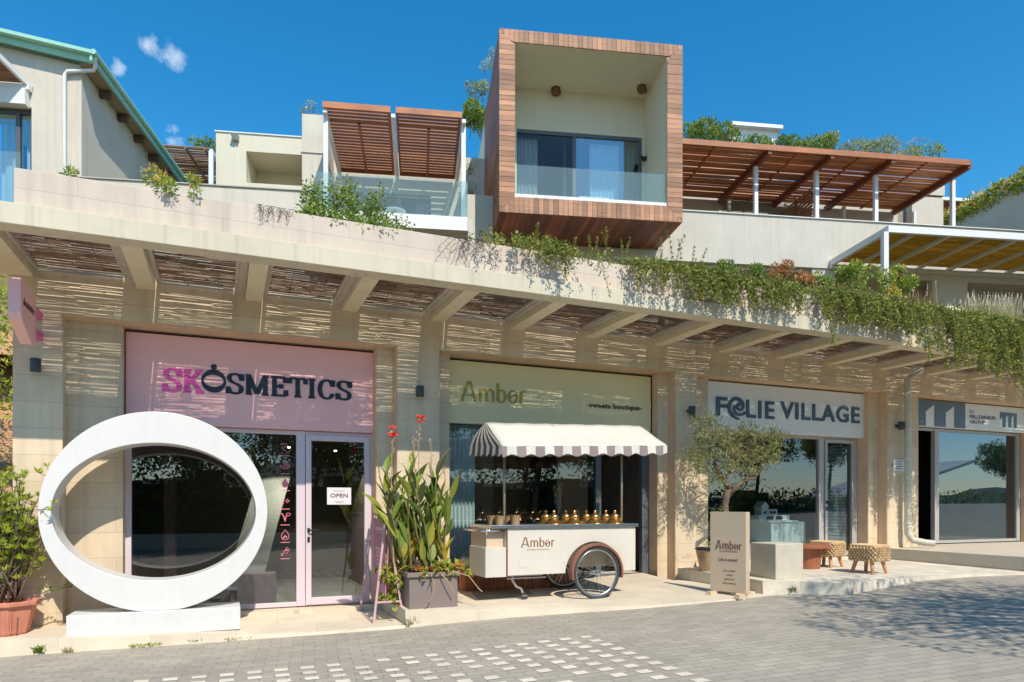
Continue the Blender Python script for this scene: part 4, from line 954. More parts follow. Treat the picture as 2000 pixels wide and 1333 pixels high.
# brass lids in two rows on the worktop
tp = zt+.046
prof = [(.138, 0), (.14, .006), (.115, .022), (.088, .045), (.066, .07), (.058, .082), (.070, .086), (.070, .112), (.052, .128), (.028, .142), (.014, .150), (.011, .156), (.021, .164), (.023, .174), (.012, .190), (.002, .195)]
names_ = ['leftmost', 'second', 'third', 'fourth', 'fifth', 'sixth', 'seventh', 'rightmost']
first = None; lidm = mat('copper_lid', (.62, .24, .10), .2, .06, 14, metal=1)
for i, (px, row) in enumerate(((1066, 1), (1082, 0), (1105, 1), (1122, 0), (1145, 1), (1162, 0), (1183, 1), (1201, 0))):
    yy = YC+.18 if row == 0 else YC+.46
    p = wp(px, 1010, Y=yy)
    if first is None:
        t = thing('brass_lid', (p.x, yy, tp), '', 'domed lid', 'domed brass lids on the cart worktop'); b = MB(); b.lathe(prof, (p.x, yy, tp), 28); b.build('dome', brass, t, smooth=True, auto=55)
        b = MB()
        for k in range(10):
            a = 2*math.pi*k/10; b.box(p.x+.0685*math.cos(a)-.007, p.x+.0685*math.cos(a)+.007, yy+.0685*math.sin(a)-.007, yy+.0685*math.sin(a)+.007, tp+.092, tp+.106)
        b.build('pierced_band', black, t); first = t
    else:
        t = dup(first); t.location = (p.x, yy, tp)
    t['label'] = '%s of the eight domed brass lids, in the %s row' % (names_[i], 'front' if row == 0 else 'back')
for i, (px, yy, r_, h_, lb) in enumerate(((961, YC+.28, .066, .118, 'kraft paper cup at the left end behind the cart post'), (976, YC+.14, .068, .118, 'kraft paper cup directly left of the front cart post'), (992, YC+.34, .060, .112, 'narrow kraft cup half hidden behind the front cup'), (1006, YC+.15, .074, .122, 'front kraft paper cup right of the cart post'))):
    p = wp(px, 1010, Y=yy); b = MB(); b.lathe([(r_*.8, 0), (r_, h_), (r_+.003, h_+.003), (r_-.004, h_+.002), (r_*.75, .01)], (p.x, yy, tp), 24)
    b.build('paper_cup', kraft, smooth=True, auto=40, label=lb, cat='paper cup', group='kraft cups on the cart worktop')
# dried grass in a small dark vase behind the lids
random.seed(3)
p = wp(1092, 1000, Y=YC+.6); t = thing('vase', (p.x, YC+.6, tp), 'slim vase with a dried grass plume behind the brass lids', 'vase')
b = MB(); b.lathe([(.03, 0), (.038, .05), (.02, .12), (.022, .14)], (p.x, YC+.6, tp), 16); b.build('body', lampm, t, smooth=True)
b = MB()
for k in range(16):
    a = Vector((p.x, YC+.6, tp+.1)); c = a+Vector((random.uniform(-.07, .05), random.uniform(-.05, .05), random.uniform(.25, .5))); pt_ = stem(b, a, c, .002, .0012, .08, 4, 4)
    for q in pt_[2:]:
        for _ in range(6): b.leaf(q+Vector((0, 0, random.uniform(-.03, .03))), (random.uniform(-.4, .4), random.uniform(-.3, .3), 1), .035, .008, .5)
b.build('plume', mat('dried_plume', (.34, .30, .19), .9, .2, 20), t)
# low round glass dish
p = wp(1040, 1020, Y=YC+.3); b = MB(); b.lathe([(.02, 0), (.02, .01), (.10, .03), (.12, .05), (.115, .05), (.02, .015)], (p.x, YC+.3, tp), 24)
b.build('dish', glass('dish_glass', (.8, .85, .85), 1.5), smooth=True, label='low clear glass dish on the cart between cups and brass lids', cat='dish')
# counter of curved ribbed wood behind the cart
wcnt = thing('wooden_counter', (3.9, 9.3, CZ-1.22), 'low reddish wood counter with a rounded ribbed front behind the cart', 'counter')
a = wp(902, 1100, Y=9.3); c = wp(1120, 1100, Y=9.3); zf = paveBz(4, 9.2)
b = MB(); n = 74
def cpt(s):   # rounded left end then straight
    r_ = .16; L_ = c.x-a.x-r_
    if s < .2: th = math.pi*.95-(math.pi*.45)*(s/.2)*1.0; return (a.x+r_+r_*math.cos(math.pi-(s/.2)*math.pi/2), 9.2+r_-r_*math.sin((s/.2)*math.pi/2))
    return (a.x+r_+L_*(s-.2)/.8, 9.2)
for i in range(n):
    p0, p1 = cpt(i/n), cpt((i+.8)/n); b.hexa([(p0[0], p0[1], zf), (p1[0], p1[1], zf), (p1[0], p1[1]+.08, zf), (p0[0]+.0, p0[1]+.08, zf), (p0[0], p0[1], zf+.32), (p1[0], p1[1], zf+.32), (p1[0], p1[1]+.08, zf+.32), (p0[0], p0[1]+.08, zf+.32)], 0, random.random())
b.build('ribbed_front', woodred, wcnt)
b = MB(); b.prism([cpt(i/20) for i in range(21)]+[(c.x, 9.55), (a.x, 9.55)], zf+.321, zf+.345, ax='z'); b.build('top', woodred, wcnt, bevel=.003)
p = wp(912, 1080, Y=9.35); t = thing('basket', (p.x, 9.35, zf+.346), 'white rounded basket with an arched cane handle on the wooden counter', 'basket')
b = MB(); b.lathe([(.06, 0), (.09, .03), (.10, .08), (.085, .13), (.06, .145), (.055, .14), (.075, .08)], (p.x, 9.35, zf+.346), 24); b.build('bowl', mat('white_wicker', (.62, .58, .52), .8, .1, 30, .3, 80), t, smooth=True)
b = MB(); b.torus((p.x, 9.35, zf+.346+.13), .075, .006, 'y', 20, 6, a0=0, a1=math.pi); b.build('handle', kraft, t)
# cable and mat under the cart
b = MB(); q = [wp(x, y, Z=z) for x, y, z in ((966, 1122, -.95), (962, 1142, -1.15), (950, 1157, -1.275), (935, 1160, -1.28), (922, 1150, -1.27), (922, 1143, -1.26))]
b.tube(q, .007, 6); b.build('cable', black, label='black power cable looping down to the paving under the cart', cat='cable')
# rug
p = [wp(x, y, Z=-1.30) for x, y in ((893, 1150), (936, 1177), (1040, 1168), (1010, 1148))]
b = MB(); b.hexa([(v.x, v.y, paveBz(v.x, v.y)+.003) for v in p]+[(v.x, v.y, paveBz(v.x, v.y)+.012) for v in p]); b.build('doormat', mat('grey_mat', (.30, .27, .21), .95, .15, 20, .4, 90), label='flat grey mat lying under the left end of the cart', cat='mat')

# ---------------- standing board, olive tree, cube, table, stools ----------------
zc = CZ-1.05
bs0 = wp(1387, 1150, Z=-1.205); 
f0 = wp(1387, 1158, Z=-1.24); f1_ = wp(1462, 1166, Z=-1.24)
t = thing('standing_sign', (f0+f1_)/2, 'tall greige board sign with brown lettering beside the step', 'board sign')
dirv = (f1_-f0); dirv.z = 0; wbd = dirv.length; dn = dirv.normalized(); nn = Vector((-dn.y, dn.x, 0)); tk = .055
ztop = wp(1387, 1000, Y=f0.y).z
f1s = f1_-dn*.0
def Bp(u, d, z): q = f0+dn*(u*wbd)+nn*d; return (q.x, q.y, z)
zbt = f0.z+.035
b = MB(); b.hexa([Bp(0, 0, zbt), Bp(.93, 0, zbt), Bp(1, tk*.6, zbt), Bp(.0, tk, zbt), Bp(0, 0, ztop), Bp(.93, 0, ztop), Bp(1, tk*.6, ztop), Bp(0, tk, ztop)]); b.build('board', boardm, t, bevel=.003)
b = MB(); 
for u in (.06, .80): b.hexa([Bp(u, -.16, f0.z-.03), Bp(u+.12, -.16, f0.z-.03), Bp(u+.12, .22, f0.z-.03), Bp(u, .22, f0.z-.03), Bp(u, -.16, f0.z+.034), Bp(u+.12, -.16, f0.z+.034), Bp(u+.12, .22, f0.z+.034), Bp(u, .22, f0.z+.034)])
b.build('foot', boardm, t, bevel=.003)
MM = Matrix(((dn.x, nn.x, 0, f0.x), (dn.y, nn.y, 0, f0.y), (0, 0, 1, 0), (0, 0, 0, 1)))
b = MB(MM); letters(b, 'Amber', AMB, (.15*wbd, zbt+.60), (.83*wbd, zbt+.595), .115, .115, -.004, .004, .13, .05, .07); b.build('letters', brownt, t)
text('sweets boutique', 'lettering', brownt, t, .26*wbd, .72*wbd, zbt+.558, zbt+.578, -.002, .002, M=MM)
text('Life is sweet!', 'lettering', brownt, t, .24*wbd, .72*wbd, zbt+.43, zbt+.475, -.002, .002, M=MM)
for k, (wd_, u0, u1) in enumerate((('ice cream', .36, .66), ('coffee', .43, .60), ('desserts', .38, .64), ('chocolates', .33, .68))):
    text(wd_, 'lettering', brownt, t, u0*wbd, u1*wbd, zbt+.29-k*.058, zbt+.31-k*.058, -.002, .002, M=MM)

random.seed(21)
op = wp(1388, 1110, Y=8.75); ox, oy = op.x, 8.75
t = thing('olive_tree', (ox, oy, zc), 'small gnarled olive tree in an aged terracotta pot beside the third shop', 'tree')
b = MB(); b.lathe([(.155, 0), (.165, .02), (.20, .18), (.225, .32), (.235, .36), (.215, .36), (.20, .30)], (ox, oy, zc), 28); b.build('pot', terra_old, t, smooth=True, auto=50)
b = MB(); b.torus((ox, oy, zc+.365), .228, .02, 'z', 28, 8); b.lathe([(.21, .33), (.20, .34)], (ox, oy, zc), 24); b.build('liner', black, t, smooth=True)
def wq(x, y, Y): return wp(x, y, Y=Y)
tr = MB()
tb = wq(1424, 1075, oy); base = Vector((ox+.08, oy, zc+.33)); 
fork = wq(1425, 958, oy)
trunk = [base, wq(1418, 1020, oy), wq(1416, 985, oy-.02), wq(1421, 962, oy), fork]
tr.tube(trunk, [.075, .06, .052, .055, .05], 10)
br1 = [fork, wq(1414, 938, oy), wq(1401, 920, oy-.05), wq(1394, 897, oy-.05), wq(1392, 870, oy)]
br2 = [fork-Vector((0, 0, .08)), wq(1437, 952, oy-.06), wq(1455, 938, oy-.08), wq(1472, 934, oy-.08), wq(1490, 915, oy-.05)]
br3 = [br1[1], wq(1425, 925, oy+.1), wq(1440, 905, oy+.15), wq(1452, 880, oy+.1)]
tr.tube(br1, [.045, .04, .032, .024, .012], 8); tr.tube(br2, [.04, .034, .028, .022, .010], 8); tr.tube(br3, [.03, .025, .018, .01], 7)
lv = MB()
cl = [(1372, 830, .22), (1395, 840, .24), (1385, 870, .25), (1405, 868, .24), (1425, 885, .24), (1448, 872, .26), (1470, 880, .27), (1498, 868, .26), (1520, 862, .17), (1490, 895, .25), (1462, 905, .25), (1436, 910, .22), (1410, 905, .2), (1375, 900, .2), (1352, 898, .15), (1364, 870, .15), (1450, 850, .16), (1475, 850, .2), (1505, 900, .14), (1400, 930, .12), (1395, 935, .13), (1420, 850, .14), (1360, 915, .09), (1515, 850, .12), (1465, 842, .1)]
for x, y, r_ in cl:
    c = wq(x, y, oy+random.uniform(-.2, .2)); j = random.choice([br1[-1], br1[-2], br2[-1], br2[-2], br3[-1], br3[-2]])
    stem(tr, j, c, .008, .003, .1, 4, 4)
    for _ in range(int(48*r_/.2)):   # twig with paired narrow leaves
        v = Vector((random.gauss(0, 1), random.gauss(0, .9), random.gauss(0, 1))).normalized(); s0 = c+v*r_*random.uniform(.1, .8); dd = (v+Vector((random.uniform(-.4, .4), random.uniform(-.4, .4), random.uniform(0, .7)))).normalized(); ln = random.uniform(.07, .16)
        tr.tube([s0, s0+dd*ln], .0015, 3, cap=False)
        for k in range(12):
            p = s0+dd*ln*(k/11); q = (dd+Vector((random.uniform(-1, 1), random.uniform(-1, 1), random.uniform(-1, 1)))*.9); lv.leaf(p, q, random.uniform(.03, .055), .0095, min(1, max(0, random.gauss(.55, .24))))
for i in range(40):
    c = wq(random.uniform(1350, 1415), random.uniform(992, 1003), oy-.1); lv.leaf(c, (random.uniform(-1, 1), -.3, random.uniform(-.3, 1)), .05, .014, random.uniform(.3, .8))
for i in range(120):
    c = Vector((ox+random.uniform(-.18, .18), oy+random.uniform(-.2, .1), zc+.37+random.uniform(0, .1))); lv.leaf(c, (random.uniform(-1, 1), random.uniform(-1, 1), 1), .05, .016, random.uniform(.3, .8))
tr.build('trunk', bark, t, smooth=True); lv.build('crown', F_olive, t)

# concrete cube seat
c0 = wp(1515, 1133, Z=-1.05); cu_ = MB()
xr = wp(1569, 1100, Y=c0.y).x; sz = xr-c0.x
cu_.box(c0.x, xr, c0.y, c0.y+sz*.98, zc, zc+sz*.98); cu_.build('concrete_cube', cubec, bevel=.012, label='pale cast concrete cube seat between board sign and wooden table', cat='seat')
# round wooden table
tt = wp(1600, 1115, Z=-1.05); t = thing('round_table', (tt.x, tt.y+.15, zc), 'low round red-brown wooden table between the cube and the stools', 'table')
tx, ty = tt.x+.02, tt.y+.28
b = MB(); b.lathe([(.20, 0), (.245, .30), (.25, .345)], (tx, ty, zc+.001), 28); b.v = b.v; b.build('pedestal', woodred, t, smooth=True, auto=50)
b = MB(); b.lathe([(.36, .35), (.37, .36), (.37, .40), (.36, .41)], (tx, ty, zc), 40); b.build('top', woodred, t, smooth=True, auto=40)
# woven stools
def mkstool(x, y, rz, label):
    t = thing('woven_stool', (x, y, zc), label, 'stool', 'woven rush stools', rz)
    M = Matrix.Translation((x, y, zc)) @ Matrix.Rotation(rz, 4, 'Z')
    b = MB(M); h0, h1, s, r_ = .19, .43, .215, .07
    def outline(s_): return [(math.copysign(s_-r_, cx_)+r_*math.cos(a), math.copysign(s_-r_, cy_)+r_*math.sin(a)) for (cx_, cy_, a0) in ((1, 1, 0), (-1, 1, 90), (-1, -1, 180), (1, -1, 270)) for a in [R(a0+i*15) for i in range(7)]]
    o0 = outline(s-.012); b.prism(o0, h0+.01, h1-.01, ax='z', t=.2)
    # chunky braid: staggered knots over the skin
    per = outline(s); per.append(per[0]); lens = [0]
    for p, q in zip(per, per[1:]): lens.append(lens[-1]+math.dist(p, q))
    def at(l):
        l %= lens[-1]
        for i in range(len(per)-1):
            if lens[i+1] >= l: k = (l-lens[i])/(lens[i+1]-lens[i]+1e-9); p, q = per[i], per[i+1]; dx, dy = q[0]-p[0], q[1]-p[1]; m_ = math.hypot(dx, dy) or 1; return p[0]+dx*k, p[1]+dy*k, dy/m_, -dx/m_
    N_ = 30; rows = 6; st = lens[-1]/N_
    for rr2 in range(rows):
        for i in range(N_):
            l = (i+(.5 if rr2 % 2 else 0))*st; zz = h0+.015+(rr2+.5)*(h1-h0-.03)/rows
            for sg in (-1, 1):
                a_x, a_y, nx, ny = at(l+sg*st*.27); b_x, b_y, _, _ = at(l-sg*st*.05); hh = (h1-h0)/rows*.62
                P = [Vector((a_x, a_y, zz-hh)), Vector(((a_x+b_x)/2+nx*.014, (a_y+b_y)/2+ny*.014, zz)), Vector((b_x, b_y, zz+hh))]
                b.tube(P, [.008, .0145, .008], 6, 0, random.uniform(.2, .9))
    b.prism(outline(s+.006), h1-.012, h1+.012, ax='z', t=.8)
    for k in range(12):
        yy = -s+.03+k*(2*s-.06)/11; b.tube([(-s+.02, yy, h1+.01), (0, yy, h1+.016), (s-.02, yy, h1+.01)], .012, 6, 0, random.uniform(.4, .9))
    b.build('seat', rope, t, smooth=True, auto=50)
    for sx, sy in ((-1, -1), (1, -1), (1, 1), (-1, 1)):
        l = MB(M); l.tube([(sx*.13, sy*.13, .20), (sx*.175, sy*.175, .001)], [.032, .026], 12); l.build('leg', woodpal, t, smooth=True, auto=50)
    return t
s1_ = wp(1722, 1122, Z=-1.05); s2_ = wp(1640, 1112, Z=-1.05)
sA = mkstool(s1_.x-.05, s1_.y+.18, .10, 'right woven rush stool standing alone on four stubby wooden legs')
sB = mkstool(s2_.x+.05, s2_.y+.3, .2, 'left woven rush stool partly behind the round wooden table')
# inside the third shop: display plinth with a model of white houses
t = thing('display_plinth', (9.2, 10.3, zc), 'pale blue-grey plinth inside the third shop window', 'plinth')
pz0, pz1 = CZ-.98, wp(1540, 1020, Y=10.15).z
pl0 = wp(1506, 1040, Y=10.15).x; pl1 = wp(1573, 1040, Y=10.15).x
plm = mat('pale_plinth', (.80, .90, .88), .5, .02, 3)  # one even pale blue-grey for body, ledge and top board
b = MB(); b.box(pl0, pl1, 10.15, 10.8, pz0, pz1-.001); b.build('body', plm, t, bevel=.003)
b = MB(); b.box(pl0-.95, pl0-.02, 10.3, 10.8, pz0, pz0+.22); b.build('ledge', plm, t)
b = MB(); b.box(pl0-.1, pl1-.2, 10.12, 10.85, pz1, pz1+.03); b.build('top_board', plm, t)
t = thing('model_houses', (9.0, 10.4, pz1), 'small white architectural model of houses on the plinth behind the glass', 'model')
mz = pz1+.031; mhx = wp(1495, 1000, Y=10.2).x
b = MB(); b.box(mhx-.14, mhx+.62, 10.22, 10.5, mz, mz+.10); b.box(mhx-.05, mhx+.12, 10.25, 10.45, mz+.1, mz+.26); b.prism([(mhx-.07, mz+.26), (mhx+.14, mz+.26), (mhx+.035, mz+.37)], 10.24, 10.46); b.box(mhx+.13, mhx+.36, 10.27, 10.45, mz+.1, mz+.22)
b.build('blocks', signw, t)
b = MB()
for u in (.03, .2, .29): b.box(mhx+u-.025, mhx+u+.025, 10.245, 10.249 if u < .1 else 10.268, mz+.13, mz+.18)
for u in (0.05, .28): b.box(mhx+u, mhx+u+.16, 10.215, 10.219, mz+.02, mz+.08)
b.build('windows', black, t)
# window decals of the pink shop: seven little pictograms with a caption bar
pd = mat('pink_decal', (.80, .22, .30), .5, .02); 
dz = [876, 911, 944, 980, 1011, 1045, 1077]
dt = thing('window_decal', (wp(557, 900, Y=9.82).x, 9.825, CZ-.2), 'column of seven pink pictograms on the dark pane of the pink shop', 'window sticker')
yd = YG+.026
for k, py in enumerate(dz):
    c = wp(557, py, Y=yd); b = MB(); Td = lambda px, pz, c=c: (c.x+px*.075, c.z+pz*.075)
    W_ = .09
    def S_(pts, closed=False, w=W_): stroke(b, pts, w, w, Td, yd-.002, .002, closed)
    if k == 0: S_(cm([(-.8, .7), (.1, .8), (.9, -.1), (.5, -.8), (.1, -.5), (-.5, 0), (-.3, .3), (.1, .1)]))
    elif k == 1: S_(arc(0, 0, .85, .5, 150, 330)); S_(arc(0, 0, .85, .5, -30, 110)); S_(cm([(-.7, -.2), (0, .25), (.6, .3)])); S_(cm([(-.5, -.5), (.2, -.1), (.8, 0)]))
    elif k == 2:
        b.prism([Td(*p) for p in cm([(0, .9), (-.5, .1), (-.5, -.5), (0, -.85), (.5, -.5), (.5, .1), (0, .9)])[:-1]], yd-.003, yd-.001); S_([(.55, .6), (.9, .3)]); S_([(.55, .3), (.9, .6)])
    elif k == 3:
        for (x_, z__, r_) in ((-.3, .6, .3), (.4, .1, .45), (-.5, -.4, .35)): S_([(x_, z__+r_), (x_+r_*.25, z__+r_*.25), (x_+r_, z__), (x_+r_*.25, z__-r_*.25), (x_, z__-r_), (x_-r_*.25, z__-r_*.25), (x_-r_, z__), (x_-r_*.25, z__+r_*.25)], True)
    elif k == 4: S_(cm([(-.75, .8), (-.3, .3), (0, -.8)]), w=.16); S_(cm([(0, -.8), (.15, .1), (.35, .3)]), w=.16); S_(arc(.55, .55, .35, .25, 0, 345), True)
    elif k == 5: S_(cm([(0, .9), (-.65, -.1), (-.4, -.8), (.4, -.8), (.65, -.1), (0, .9)])[:-1], True); S_(cm([(-.4, -.7), (0, -.2), (.3, -.6)]), w=.2)
    else: S_([(-.3, -.2), (.3, .7), (.8, .35), (.25, -.5)], True); S_([(.0, .15), (.5, .25)], w=.2); S_([(-.7, -.4), (-.3, -.8)]); S_([(-.7, -.8), (-.3, -.4)])
    b.box(c.x-.06, c.x+.06, yd-.003, yd-.001, c.z-.108, c.z-.098)
    b.build('pictogram', pd, dt)
# OPEN sign inside the door glass
p0 = wp(639, 986, Y=9.76); p1 = wp(686, 953, Y=9.76); t = thing('open_sign', ((p0.x+p1.x)/2, 9.76, p0.z), 'small white card reading OPEN on the pink shop door', 'door sign')
b = MB(); b.box(p0.x, p1.x, 9.765, 9.768, p0.z, p1.z); b.build('card', mat('card_white', (.72, .70, .72), .5, .02), t)
text('OPEN', 'lettering', brownt, t, p0.x+.045, p1.x-.045, p0.z+.10, p0.z+.155, 9.762, .002, offset=.01)
b = MB(); b.box(p0.x+.09, p1.x-.09, 9.761, 9.764, p0.z+.19, p0.z+.198); b.box(p0.x+.1, p1.x-.1, 9.761, 9.764, p0.z+.04, p0.z+.046); b.box(p0.x+.12, p1.x-.12, 9.761, 9.764, p0.z+.025, p0.z+.03); b.build('print', pinkpaint, t)
# litter of small dry leaves on the paving
b = MB(); rl_ = random.Random(77)
for _ in range(90):
    x = rl_.uniform(-1.5, 9); y = rl_.uniform(4, 7.3); a = rl_.uniform(0, 6.28); b.leaf((x, y, road(x)+.008), (math.cos(a), math.sin(a), .15), rl_.uniform(.02, .045), .014, rl_.random(), nrm=Vector((0, .2, 1)))
b.build('fallen_leaves', F_dry, label='scattered tiny dry leaves on the paving', cat='fallen leaves', kind='stuff')
# weeds along the kerb
random.seed(8)
def weed(px, py, z, w_, h_, cnt, F, lb, tones=(.2, .9), straw=False):
    c = wp(px, py, Z=z); b = MB()
    for _ in range(cnt):
        p = c+Vector((random.uniform(-w_, w_), random.uniform(-.02, .03), 0))
        if straw: blade(b, p, (random.uniform(-.6, .6), random.uniform(-.5, .1), 1), h_*random.uniform(.5, 1.1), .008, random.uniform(.3, 1.6), random.uniform(*tones), 4)
        else: b.leaf(p+Vector((0, 0, random.uniform(0, h_*.6))), (random.uniform(-1, 1), random.uniform(-1, .3), random.uniform(.1, 1)), h_*.6, h_*.25, random.uniform(*tones))
    b.build('weed', F, label=lb, cat='weed', group='weeds growing along the kerb')
weed(76, 1277, -1.59, .05, .10, 60, F_green, 'green weed tuft at the far left kerb')
weed(134, 1275, -1.59, .05, .07, 40, F_straw, 'dry yellowish weed tuft left of the white base', straw=True)
weed(285, 1263, -1.57, .16, .045, 120, F_succ, 'flat weed patch at the kerb below the white ring')
weed(400, 1254, -1.565, .16, .05, 200, F_green, 'bushy green weed patch below the end of the white base')
weed(470, 1250, -1.56, .17, .04, 120, F_succ, 'thin trailing weed right of the bushy weed patch', (.1, .8))
weed(803, 1226, -1.50, .07, .17, 80, F_straw, 'tuft of dry grass at the planter corner', straw=True)
weed(1555, 1156, -1.20, .12, .07, 60, F_vine, 'low creeping weed at the foot of the concrete slab', (0, .5))
# ---------------- upper buildings (frame U) ----------------
z = lambda v: v+CZ
# timber box
bx = thing('hotel_building', (4.3, 18.5, z(4)), 'pale hotel wing with the big timber-clad box balcony', 'building', M=RU)
XL, XR, ZB, ZT, YB = 1.945, 6.632, z(7.2), z(11.693), 16.6
XI0, XI1, ZI0, ZI1 = 2.335, 6.23, z(7.61), z(11.39)
rnd = random.Random(4)
b = MB(RU); th = .03
n = 36
for k in range(n):   # front face: short boards up both sides
    za, zb2 = ZB+(ZT-ZB)*k/n, ZB+(ZT-ZB)*(k+1)/n-.008
    def cl_l(zz): # mitre
        if zz > ZT-.39: return XL+(ZT-zz)
        if zz < ZB+.39: return XL+(zz-ZB)
        return XI0
    o = rnd.uniform(-.004, .004)
    xa_, xb_ = cl_l(za), cl_l(zb2)
    b.hexa([(XL, YB+o, za), (xa_, YB+o, za), (xa_, YB+th, za), (XL, YB+th, za), (XL, YB+o, zb2), (xb_, YB+o, zb2), (xb_, YB+th, zb2), (XL, YB+th, zb2)], 0, rnd.random())
    xa_, xb_ = XR-(xa_-XL)*1.03, XR-(xb_-XL)*1.03; o = rnd.uniform(-.004, .004)
    b.hexa([(xa_, YB+o, za), (XR, YB+o, za), (XR, YB+th, za), (xa_, YB+th, za), (xb_, YB+o, zb2), (XR, YB+o, zb2), (XR, YB+th, zb2), (xb_, YB+th, zb2)], 0, rnd.random())
n = 38
for k in range(n):
    xa_, xb_ = XL+(XR-XL)*k/n, XL+(XR-XL)*(k+1)/n-.008
    def zz_(x): return min(x-XL, XR-x, .39)
    t_ = rnd.random(); o = rnd.uniform(-.004, .004)
    b.hexa([(xa_, YB+o, ZB), (xb_, YB+o, ZB), (xb_, YB+th, ZB), (xa_, YB+th, ZB), (xa_, YB+o, ZB+zz_(xa_)+.001), (xb_, YB+o, ZB+zz_(xb_)+.001), (xb_, YB+th, ZB+zz_(xb_)+.001), (xa_, YB+th, ZB+zz_(xa_)+.001)], 0, t_)
    t_ = rnd.random(); hh = lambda x: min(x-XL, XR-x, ZT-ZI1)
    b.hexa([(xa_, YB+o, ZT-hh(xa_)), (xb_, YB+o, ZT-hh(xb_)), (xb_, YB+th, ZT-hh(xb_)), (xa_, YB+th, ZT-hh(xa_)), (xa_, YB+o, ZT), (xb_, YB+o, ZT), (xb_, YB+th, ZT), (xa_, YB+th, ZT)], 0, t_)
b.build('front_cladding', clad, bx)
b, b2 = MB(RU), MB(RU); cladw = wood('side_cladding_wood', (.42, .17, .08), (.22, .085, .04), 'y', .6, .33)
n = 36   # side boards run into depth
for k in range(n):
    za, zb2 = ZB+(ZT-ZB)*k/n, ZB+(ZT-ZB)*(k+1)/n-.006
    b.box(XL, XL+.03, YB+.032, 20.4, za, zb2, 0, rnd.random()); b2.box(XR-.03, XR, YB+.032, 20.4, za, zb2, 0, rnd.random())
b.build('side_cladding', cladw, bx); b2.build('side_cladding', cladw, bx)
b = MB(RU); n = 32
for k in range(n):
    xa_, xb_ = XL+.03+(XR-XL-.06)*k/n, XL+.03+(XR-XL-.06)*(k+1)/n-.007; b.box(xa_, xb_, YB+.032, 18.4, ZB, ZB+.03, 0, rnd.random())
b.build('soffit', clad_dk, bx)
b = MB(RU)
b.box(XL+.032, XI0, YB+.034, 18.4, ZB+.032, ZT-.02); b.box(XI1, XR-.032, YB+.034, 18.4, ZB+.032, ZT-.02)
b.box(XI0, XI1, YB+.034, 18.4, ZI1, ZT-.02); b.box(XI0, XI1, YB+.034, 18.4, ZB+.032, ZI0-.02)
b.box(XL+.032, XI0+.3, 18.4, 18.6, ZB, ZT-.02); b.box(6.17, XR-.032, 18.4, 18.6, ZB, ZT-.02); b.box(XI0+.3, 6.17, 18.4, 18.6, z(10.27), ZT-.02)
b.box(XL+.032, XR-.032, 18.6, 24, ZT-.3, ZT-.02); b.box(XL+.032, XL+.2, 18.6, 24, ZB, ZT-.3); b.box(XR-.2, XR-.032, 18.6, 24, ZB, ZT-.3)
b.build('lining', render_y, bx)
b = MB(RU); b.box(XI0, XI1, YB+.03, YB+.16, ZI0-.02, ZI0+.07); b.build('sill', white_metal, bx)
b = MB(RU); b.box(XI0+.01, XI1-.01, YB+.08, YB+.095, ZI0+.07, z(8.425)); b.build('balustrade', balu, bx)
b = MB(RU); b.box(XI0, 6.17, 18.42, 18.5, z(10.18), z(10.269)); b.box(6.09, 6.169, 18.42, 18.5, ZI0-.02, z(10.18)); b.box(4.19, 4.29, 18.42, 18.5, ZI0-.02, z(10.18)); b.box(XI0, XI0+.06, 18.42, 18.5, ZI0-.02, z(10.18)); b.box(3.95, 4.02, 18.5, 18.55, ZI0-.02, z(10.18))
sd = b.build('sliding_door', frame_dark, bx)
b = MB(RU); b.box(XI0+.06, 4.19, 18.46, 18.47, ZI0, z(10.18)); b.build('pane', glass('pane_plain', (.7, .72, .74), 1.5), sd)
b = MB(RU); b.box(4.29, 6.09, 18.46, 18.47, ZI0, z(10.18)); b.build('pane', pane_up, sd)
def pleats(M, x0, x1, y, z0, z1, per=.11, amp=.03):
    b = MB(M); n = int((x1-x0)/per*6)
    for i in range(n):
        a0 = x0+(x1-x0)*i/n; a1 = x0+(x1-x0)*(i+1)/n; f = lambda a: y+amp*math.sin(a*2*math.pi/per+1.5*math.sin(a*7))
        b.poly([(a0, f(a0), z0), (a1, f(a1), z0), (a1, f(a1), z1), (a0, f(a0), z1)])
    return b
pleats(RU, XI0+.05, 3.27, 18.75, ZI0, z(10.2)).build('curtain', curtain, sd, smooth=True)
pleats(RU, 4.75, 5.62, 18.75, ZI0, z(10.2)).build('curtain', curtain, sd, smooth=True)
pleats(RU, 5.62, 6.1, 18.78, ZI0, z(10.2)).build('curtain', mat('grey_curtain', (.22, .28, .27), .9, .05), sd, smooth=True)
b = MB(RU); b.box(XI0, 6.2, 22.5, 22.6, ZI0, ZI1); b.box(XI0, 6.2, 18.6, 22.5, z(10.4), z(10.5)); b.box(XI0, 6.2, 18.6, 22.5, ZI0-.02, ZI0); b.build('interior', mat('grey_room', (.20, .19, .18), .8, .1), bx)
p = up(1086, 183, Y=18.25); q2 = up(1253, 196, Y=17.9)
for pp, yy, lb in ((p, 18.3, 'brown mud nest under the timber box ceiling above the curtain'), (q2, 17.9, 'brown mud nest near the right wall of the timber box')):
    b = MB(RU); c = Vector((pp.x, yy, ZI1-.07))
    b.lathe([(.02, -.12), (.09, -.10), (.125, -.02), (.12, .07)], c, 14); b.lathe([(.03, -.1), (.06, -.06), (.05, 0)], c+Vector((.09, -.04, -.03)), 10)
    b.build('birds_nest', nestm, smooth=True, label=lb, cat='nest', group='mud nests in the box')
t = thing('wall_lamp', (6.1, 18.3, z(9.2)), 'small black spot lamp on the right inner wall of the timber box', 'wall lamp', M=RU)
p = up(1261, 312, Y=18.25); b = MB(RU); b.box(6.15, 6.228, 18.18, 18.28, p.z-.05, p.z+.05); b.build('bracket', black, t)
